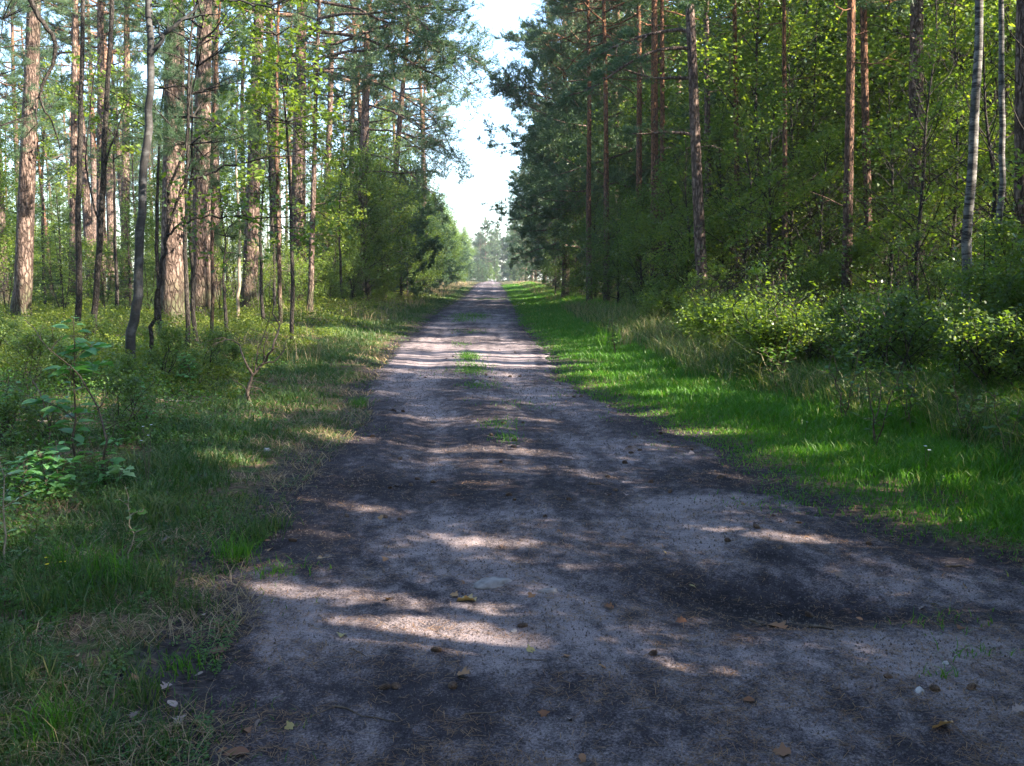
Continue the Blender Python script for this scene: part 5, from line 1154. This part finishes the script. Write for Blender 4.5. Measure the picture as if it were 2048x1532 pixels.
M['dead_leaf'] = leaf_mat('dead_leaf', [(0, (0.14, 0.06, 0.03)), (0.5, (0.26, 0.13, 0.06)), (0.8, (0.36, 0.22, 0.10)), (1, (0.42, 0.30, 0.13))], trans=0.15, tcol=(1.2, 1.1, 0.7), rough=0.6)
M['grey_leaf'] = leaf_mat('grey_leaf', [(0, (0.18, 0.13, 0.11)), (1, (0.36, 0.28, 0.25))], trans=0.1, tcol=(1, 1, 1), rough=0.7)
M['yellow_leaf'] = leaf_mat('yellow_leaf', [(0, (0.30, 0.24, 0.09)), (1, (0.42, 0.35, 0.14))], trans=0.2, tcol=(1, 1, .8), rough=0.5)
lv_ = [(1062, 1311, 'maple', .055, 'yellow_leaf', 'yellow lobed leaf in the middle foreground of the road'), (1133, 1321, 'maple', .05, 'dead_leaf', 'orange leaf right of the yellow lobed leaf'), (1205, 1347, 'plain', .055, 'dead_leaf', 'small tan leaf right of the orange leaf'), (921, 1359, 'oak', .10, 'dead_leaf', 'curled orange brown oak leaf above the single pine cone'), (1140, 1447, 'plain', .08, 'grey_leaf', 'pale pinkish leaf near the bottom of the road'), (1087, 1437, 'maple', .05, 'dead_leaf', 'small curled leaf beside the pale pinkish leaf'),
       (1165, 1527, 'plain', .06, 'dead_leaf', 'tan leaf at the bottom picture edge'), (1062, 1201, 'maple', .06, 'dead_leaf', 'brown leaf right of the long orange leaf'), (930, 1205, 'oak', .15, 'dead_leaf', 'long orange leaf in front of the pale stone'), (908, 1198, 'maple', .06, 'dead_leaf', 'tan leaf left of the long orange leaf'), (925, 1193, 'plain', .05, 'dead_leaf', 'small leaf behind the long orange leaf'), (926, 1170, 'plain', .05, 'dead_leaf', 'small flat leaf left of the pale stone'),
       (1219, 1217, 'oak', .07, 'dead_leaf', 'dark red leaf right of the pale stone'), (1385, 1164, 'plain', .05, 'yellow_leaf', 'tiny yellow leaf in the right half of the road'), (1550, 1241, 'oak', .15, 'dead_leaf', 'long brown leaf at the rim of the dark hollow'), (1880, 1462, 'oak', .12, 'dead_leaf', 'curled brown oak leaf in the bottom right'), (1498, 1406, 'plain', .07, 'dead_leaf', 'brown leaf left of the bottom right oak leaf'), (1562, 1508, 'maple', .09, 'dead_leaf', 'dull brown leaf at the bottom right edge'), (2035, 1425, 'oak', .08, 'grey_leaf', 'dark curled leaf cut by the right picture edge'),
       (1560, 1188, 'maple', .05, 'dead_leaf', 'small tan leaf in the dark hollow'), (1845, 1193, 'oak', .07, 'grey_leaf', 'pale lobed leaf beyond the dark hollow'), (1870, 1190, 'plain', .05, 'yellow_leaf', 'yellow leaf beside the pale lobed leaf'), (1930, 1167, 'plain', .07, 'dead_leaf', 'tan leaf on the pale sand at right'), (1887, 1150, 'plain', .05, 'dead_leaf', 'small tan leaf behind the pale lobed leaf'), (1720, 1203, 'plain', .05, 'dead_leaf', 'orange leaf at the far rim of the dark hollow'), (1560, 1047, 'plain', .06, 'dead_leaf', 'light leaf on the sunlit stripe at right'), (1920, 1255, 'maple', .05, 'dead_leaf', 'orange leaf right of the dark hollow'),
       (1486, 1013, 'plain', .06, 'dead_leaf', 'pale leaf near the edge of the right grass'), (770, 1122, 'maple', .055, 'dead_leaf', 'small orange leaf on the left half of the road'), (640, 1123, 'plain', .05, 'dead_leaf', 'small tan leaf near the left verge'), (540, 1105, 'maple', .07, 'dead_leaf', 'brown leaf at the left road edge'), (536, 1087, 'plain', .06, 'dead_leaf', 'orange leaf standing in the left verge tussocks'), (470, 1518, 'plain', .13, 'dead_leaf', 'strip of brown bark like leaf at the bottom left of the road'), (445, 1510, 'plain', .05, 'dead_leaf', 'small tan leaf left of the brown strip'), (492, 1470, 'maple', .05, 'dead_leaf', 'small orange leaf above the brown strip'), (578, 1456, 'maple', .05, 'yellow_leaf', 'yellow leaf in the lower left of the road'),
       (515, 1456, 'plain', .06, 'grey_leaf', 'pale pink leaf at the lower left road edge'), (335, 1397, 'oak', .09, 'grey_leaf', 'pale pink oak leaf on the left verge'), (345, 1430, 'plain', .1, 'grey_leaf', 'whitish curled leaf below the pale pink oak leaf'), (360, 1461, 'oak', .08, 'grey_leaf', 'white leaf nearest the bottom on the left verge'), (270, 1461, 'oak', .07, 'grey_leaf', 'grey leaf half hidden in the left verge'), (398, 1366, 'plain', .07, 'grey_leaf', 'small whitish leaf above the pale pink oak leaf'), (432, 1318, 'oak', .12, 'dead_leaf', 'rusty curled leaf at the left road edge'), (270, 1390, 'maple', .05, 'dead_leaf', 'orange leaf in the middle of the left verge'), (683, 1275, 'maple', .055, 'yellow_leaf', 'greenish yellow leaf on the sunlit patch'), (408, 1248, 'plain', .05, 'grey_leaf', 'small tan leaf on the dark left road edge'), (1450, 1478 - 410, 'plain', .05, 'dead_leaf', 'little leaf in the bluish middle of the road'), (1330, 1110, 'plain', .04, 'dead_leaf', 'tiny brown leaf in the middle of the road'),
       (40, 1250, 'oak', .07, 'grey_leaf', 'pinkish leaf hanging in the left edge grass'), (400, 970, 'oak', .13, 'grey_leaf', 'silvery leaf lying on the left verge'), (100, 1083, 'oak', .12, 'dead_leaf', 'brown leaf heap piece in the left hollow'), (330, 1062, 'oak', .1, 'dead_leaf', 'orange brown leaf beside the dark left hollow'), (780, 1205, 'maple', .08, 'dead_leaf', 'shrivelled brown leaf left of the tan leaf'), (1290, 1395 - 300, 'plain', .04, 'dead_leaf', 'small dark red fleck of leaf in mid road')]
for i, (px, py, kd, L, mt, lab) in enumerate(lv_):
    rng = np.random.default_rng(500 + i); V, f = shaped_leaf(kd, L * (.62 if mt == 'grey_leaf' else .72), rng, 15 if kd != 'plain' else 9); V = V - V.mean(0)
    x, y, z = road_pt(px, py)
    me = mesh_np('fallen_leaf', V, [f], M[mt], rnd=np.full(len(f), rng.random()), smooth=True)
    o = link('fallen_leaf', me, None, (x, y, z + .007)); o.rotation_euler = (rng.normal(0, .25), rng.normal(0, .25), rng.random() * 6.28 if L < .1 else 1.4 + rng.normal(0, .3)); tag(o, lab, 'leaf', 'fallen leaves')
# scattered small brown leaves among the grass on the verges
for i in range(60):
    rng = np.random.default_rng(900 + i); D = 3 + 9 * rng.random()
    sd = rng.random() < .6; x = (xl(D) - 1.8 * rng.random()) if sd else (xl(D) + (min(xr(D), D * .55) - xl(D)) * rng.random())
    V, f = shaped_leaf(['oak', 'plain', 'maple'][i % 3], .025 + .035 * rng.random(), rng, 11); V = V - V.mean(0)
    z = tz(x, D) + .03 if sd else float(road_z(np.array([x]), np.array([D]))[0]) + .005
    o = link('fallen_leaf', mesh_np('fallen_leaf', V, [f], M[['dead_leaf', 'litter', 'grey_leaf'][i % 3]], rnd=np.full(len(f), rng.random()), smooth=True), None, (x, D, z)); o.rotation_euler = (rng.normal(0, .3), rng.normal(0, .3), rng.random() * 6)
    tag(o, 'small withered leaf among the grass of the left verge' if sd else 'small withered fleck of leaf on the road', 'leaf', 'small withered leaves')

def stick(px0, py0, px1, py1, r, label, seed, mat='twig'):
    rng = np.random.default_rng(seed); a = np.array(road_pt(px0, py0)); b = np.array(road_pt(px1, py1)); W = Wood()
    t = np.linspace(0, 1, 9)[:, None]; P = (b - a) * t; Lg = np.linalg.norm(b - a); P += rng.normal(0, Lg * .02, P.shape) * np.sin(t * pi)
    for i in range(9): P[i, 2] = road_pt_z(a[0] + P[i, 0], a[1] + P[i, 1]) - a[2] + r * .8
    W.tube(P, r * (1 - .5 * t[:, 0]), 5, .2, rng)
    o = link('twig', W.mesh('twig', M[mat]), None, tuple(a)); tag(o, label, 'twig', 'twigs lying on the road')
def road_pt_z(x, y): return float(road_z(np.array([x]), np.array([y]))[0])
for i, q in enumerate([(1050, 1327, 1094, 1328, .003, 'short straight twig below the yellow lobed leaf'), (1266, 1426, 1306, 1421, .003, 'thin dark twig in the lower middle of the road'), (1618, 1243, 1668, 1252, .009, 'dark thick stick at the rim of the dark hollow'), (634, 1126, 664, 1118, .004, 'pale bent twig near the left verge'), (665, 1412, 790, 1446, .004, 'long wavy dark twig in the lower left of the road'), (620, 1432, 668, 1414, .003, 'thin twig joining the long wavy one'), (1890, 1135, 1930, 1136, .008, 'short stick on the pale sand beyond the hollow'), (1125, 926, 1150, 922, .004, 'small curved twig beyond the sunlit stripe'), (700, 1300, 735, 1318, .003, 'small dark twig below the sunlit patch'), (1175, 975, 1200, 973, .006, 'dark bark piece in mid road'), (545, 1148, 620, 1140, .003, 'thin twig beside the left verge bulge'), (1500, 1230, 1525, 1240, .008, 'reddish bark piece left of the long brown leaf'), (1340, 900, 1400, 896, .004, 'twig near the right grass edge'), (930, 1440, 1010, 1425, .003, 'faint twig in the lower middle of the road')]):
    stick(*q, 700 + i, mat='twig' if i != 3 else 'dead_wood')
M['stone'] = plain_mat('pale_stone', (0.12, 0.105, 0.10), (0.30, 0.27, 0.26), 22, bump=.8); M['pebble'] = plain_mat('white_pebble', (0.25, 0.235, 0.23), (0.42, 0.40, 0.39), 30)
def stone(px, py, sx, sy, sz, mat, label, seed, sink=.4):
    rng = np.random.default_rng(seed); n = 22; m = 12; V = []
    u_ = np.linspace(0, 2 * pi, n, endpoint=False); v_ = np.linspace(-pi / 2, pi / 2, m)
    Ug, Vg = np.meshgrid(u_, v_); X = np.cos(Vg) * np.cos(Ug); Y = np.cos(Vg) * np.sin(Ug); Z = np.sin(Vg)
    k = 1 + .5 * (vn(X * 1.6 + seed, Y * 1.6 + Z, 3) - .5) + .25 * (vn(X * 4 + seed, Y * 4 + Z * 3, 8) - .5)
    V = np.stack([X * k * sx, Y * k * sy, np.sign(Z) * np.abs(Z) ** 1.3 * sz * k], -1).reshape(-1, 3)
    i = np.arange(m - 1)[:, None] * n; j = np.arange(n)[None]; f = np.stack([i + j, i + (j + 1) % n, i + n + (j + 1) % n, i + n + j], -1).reshape(-1, 4)
    x, y, z = road_pt(px, py); o = link('stone', mesh_np('stone', V, [f], M[mat], smooth=True), None, (x, y, z + sz * sink)); o.rotation_euler = (0, 0, rng.random()); tag(o, label, 'stone', 'stones in the road')
for i, q in enumerate([(985, 1172, .10, .07, .028, 'stone', 'broad pale stone bedded in the road surface'), (1095, 1188, .055, .025, .016, 'stone', 'flat pale stone right of the broad one'), (1838, 1383, .028, .016, .012, 'pebble', 'white pebble in the right foreground of the road'), (1891, 1329, .014, .011, .009, 'pebble', 'tiny white pebble above the white one at right'), (1028, 1266, .022, .014, .008, 'stone', 'small pale stone in the shadow band'), (535, 914, .03, .02, .02, 'pebble', 'bright white pebble on the left verge'), (955, 768, .06, .04, .03, 'stone', 'pale stone at the end of the centre grass strip')]):
    stone(*q, 800 + i, sink=.1)
# flowers
M['petal'] = plain_mat('white_petal', (0.75, 0.75, 0.72), (0.85, 0.85, 0.82), 40); M['yellow_petal'] = plain_mat('yellow_petal', (0.7, 0.5, 0.02), (0.85, 0.65, 0.03), 40)
def flower(px, py, h, r, mat, label, seed, heads=1):
    rng = np.random.default_rng(seed); g = gpt(px, py); W = Wood(); V = []; f = []; n0 = 0
    for s in range(heads):
        c = np.array([rng.normal(0, .03) if heads > 1 else 0, rng.normal(0, .03) if heads > 1 else 0, h * (.85 + .3 * rng.random())])
        W.tube([[0, 0, -.01], c * .5 + rng.normal(0, .005, 3), c], [.0022, .0018, .0014], 4)
        for a in np.linspace(0, 2 * pi, 11)[:-1]:
            o = np.array([cos(a), sin(a), .25]); s_ = np.array([-sin(a), cos(a), 0])
            V.append(np.array([c, c + o * r * .6 + s_ * r * .22, c + o * r, c + o * r * .6 - s_ * r * .22])); f.append([n0, n0 + 1, n0 + 2, n0 + 3]); n0 += 4
    e = empty('flower', tuple(g), label, 'flower', 'small flowers on the verges'); link('stem', W.mesh('stem', M['twig']), e); link('blossom', mesh_np('blossom', np.vstack(V), [np.array(f)], M[mat]), e)
for i, q in enumerate([(1854, 955, .22, .016, 'petal', 'white flower pair in the right verge grass', 2), (1612, 892, .2, .010, 'petal', 'single tiny white flower in the right verge grass', 1), (1808, 850, .25, .03, 'yellow_petal', 'yellow flower in the shaded right grass', 1), (2012, 845, .2, .022, 'petal', 'white flower below the birches', 1), (95, 1150, .09, .012, 'yellow_petal', 'yellow flower at the left, leftmost of the cluster', 1), (112, 1160, .09, .012, 'yellow_petal', 'yellow flower in the middle of the left cluster', 2), (130, 1158, .09, .012, 'yellow_petal', 'yellow flower at the right of the left cluster', 1), (296, 975, .4, .012, 'petal', 'cream flower head above the pale oak seedling', 4)]):
    flower(q[0], q[1], q[2], q[3], q[4], q[5], 950 + i, q[6])

# ------------------------------------------------------------------ the air between here and the far trees
def haze_box(x0, x1, y0, y1, z0, z1, dens):
    V = [(x, y, z) for z in (z0, z1) for y in (y0, y1) for x in (x0, x1)]
    f = np.array([[0, 2, 3, 1], [4, 5, 7, 6], [0, 1, 5, 4], [2, 6, 7, 3], [0, 4, 6, 2], [1, 3, 7, 5]])
    m, nt, N, Lk = newmat('haze'); v = N('ShaderNodeVolumePrincipled'); v.inputs['Color'].default_value = (.86, .9, .96, 1); v.inputs['Density'].default_value = dens; v.inputs['Anisotropy'].default_value = .3
    o = N('ShaderNodeOutputMaterial'); Lk(v.outputs[0], o.inputs['Volume'])
    tag(link('haze', mesh_np('haze', np.array(V, float), [f], m)), 'thin pale air over the forest road', 'haze', kind='stuff')
haze_box(-90, 90, -30, 360, -2, 30, 0.00045)
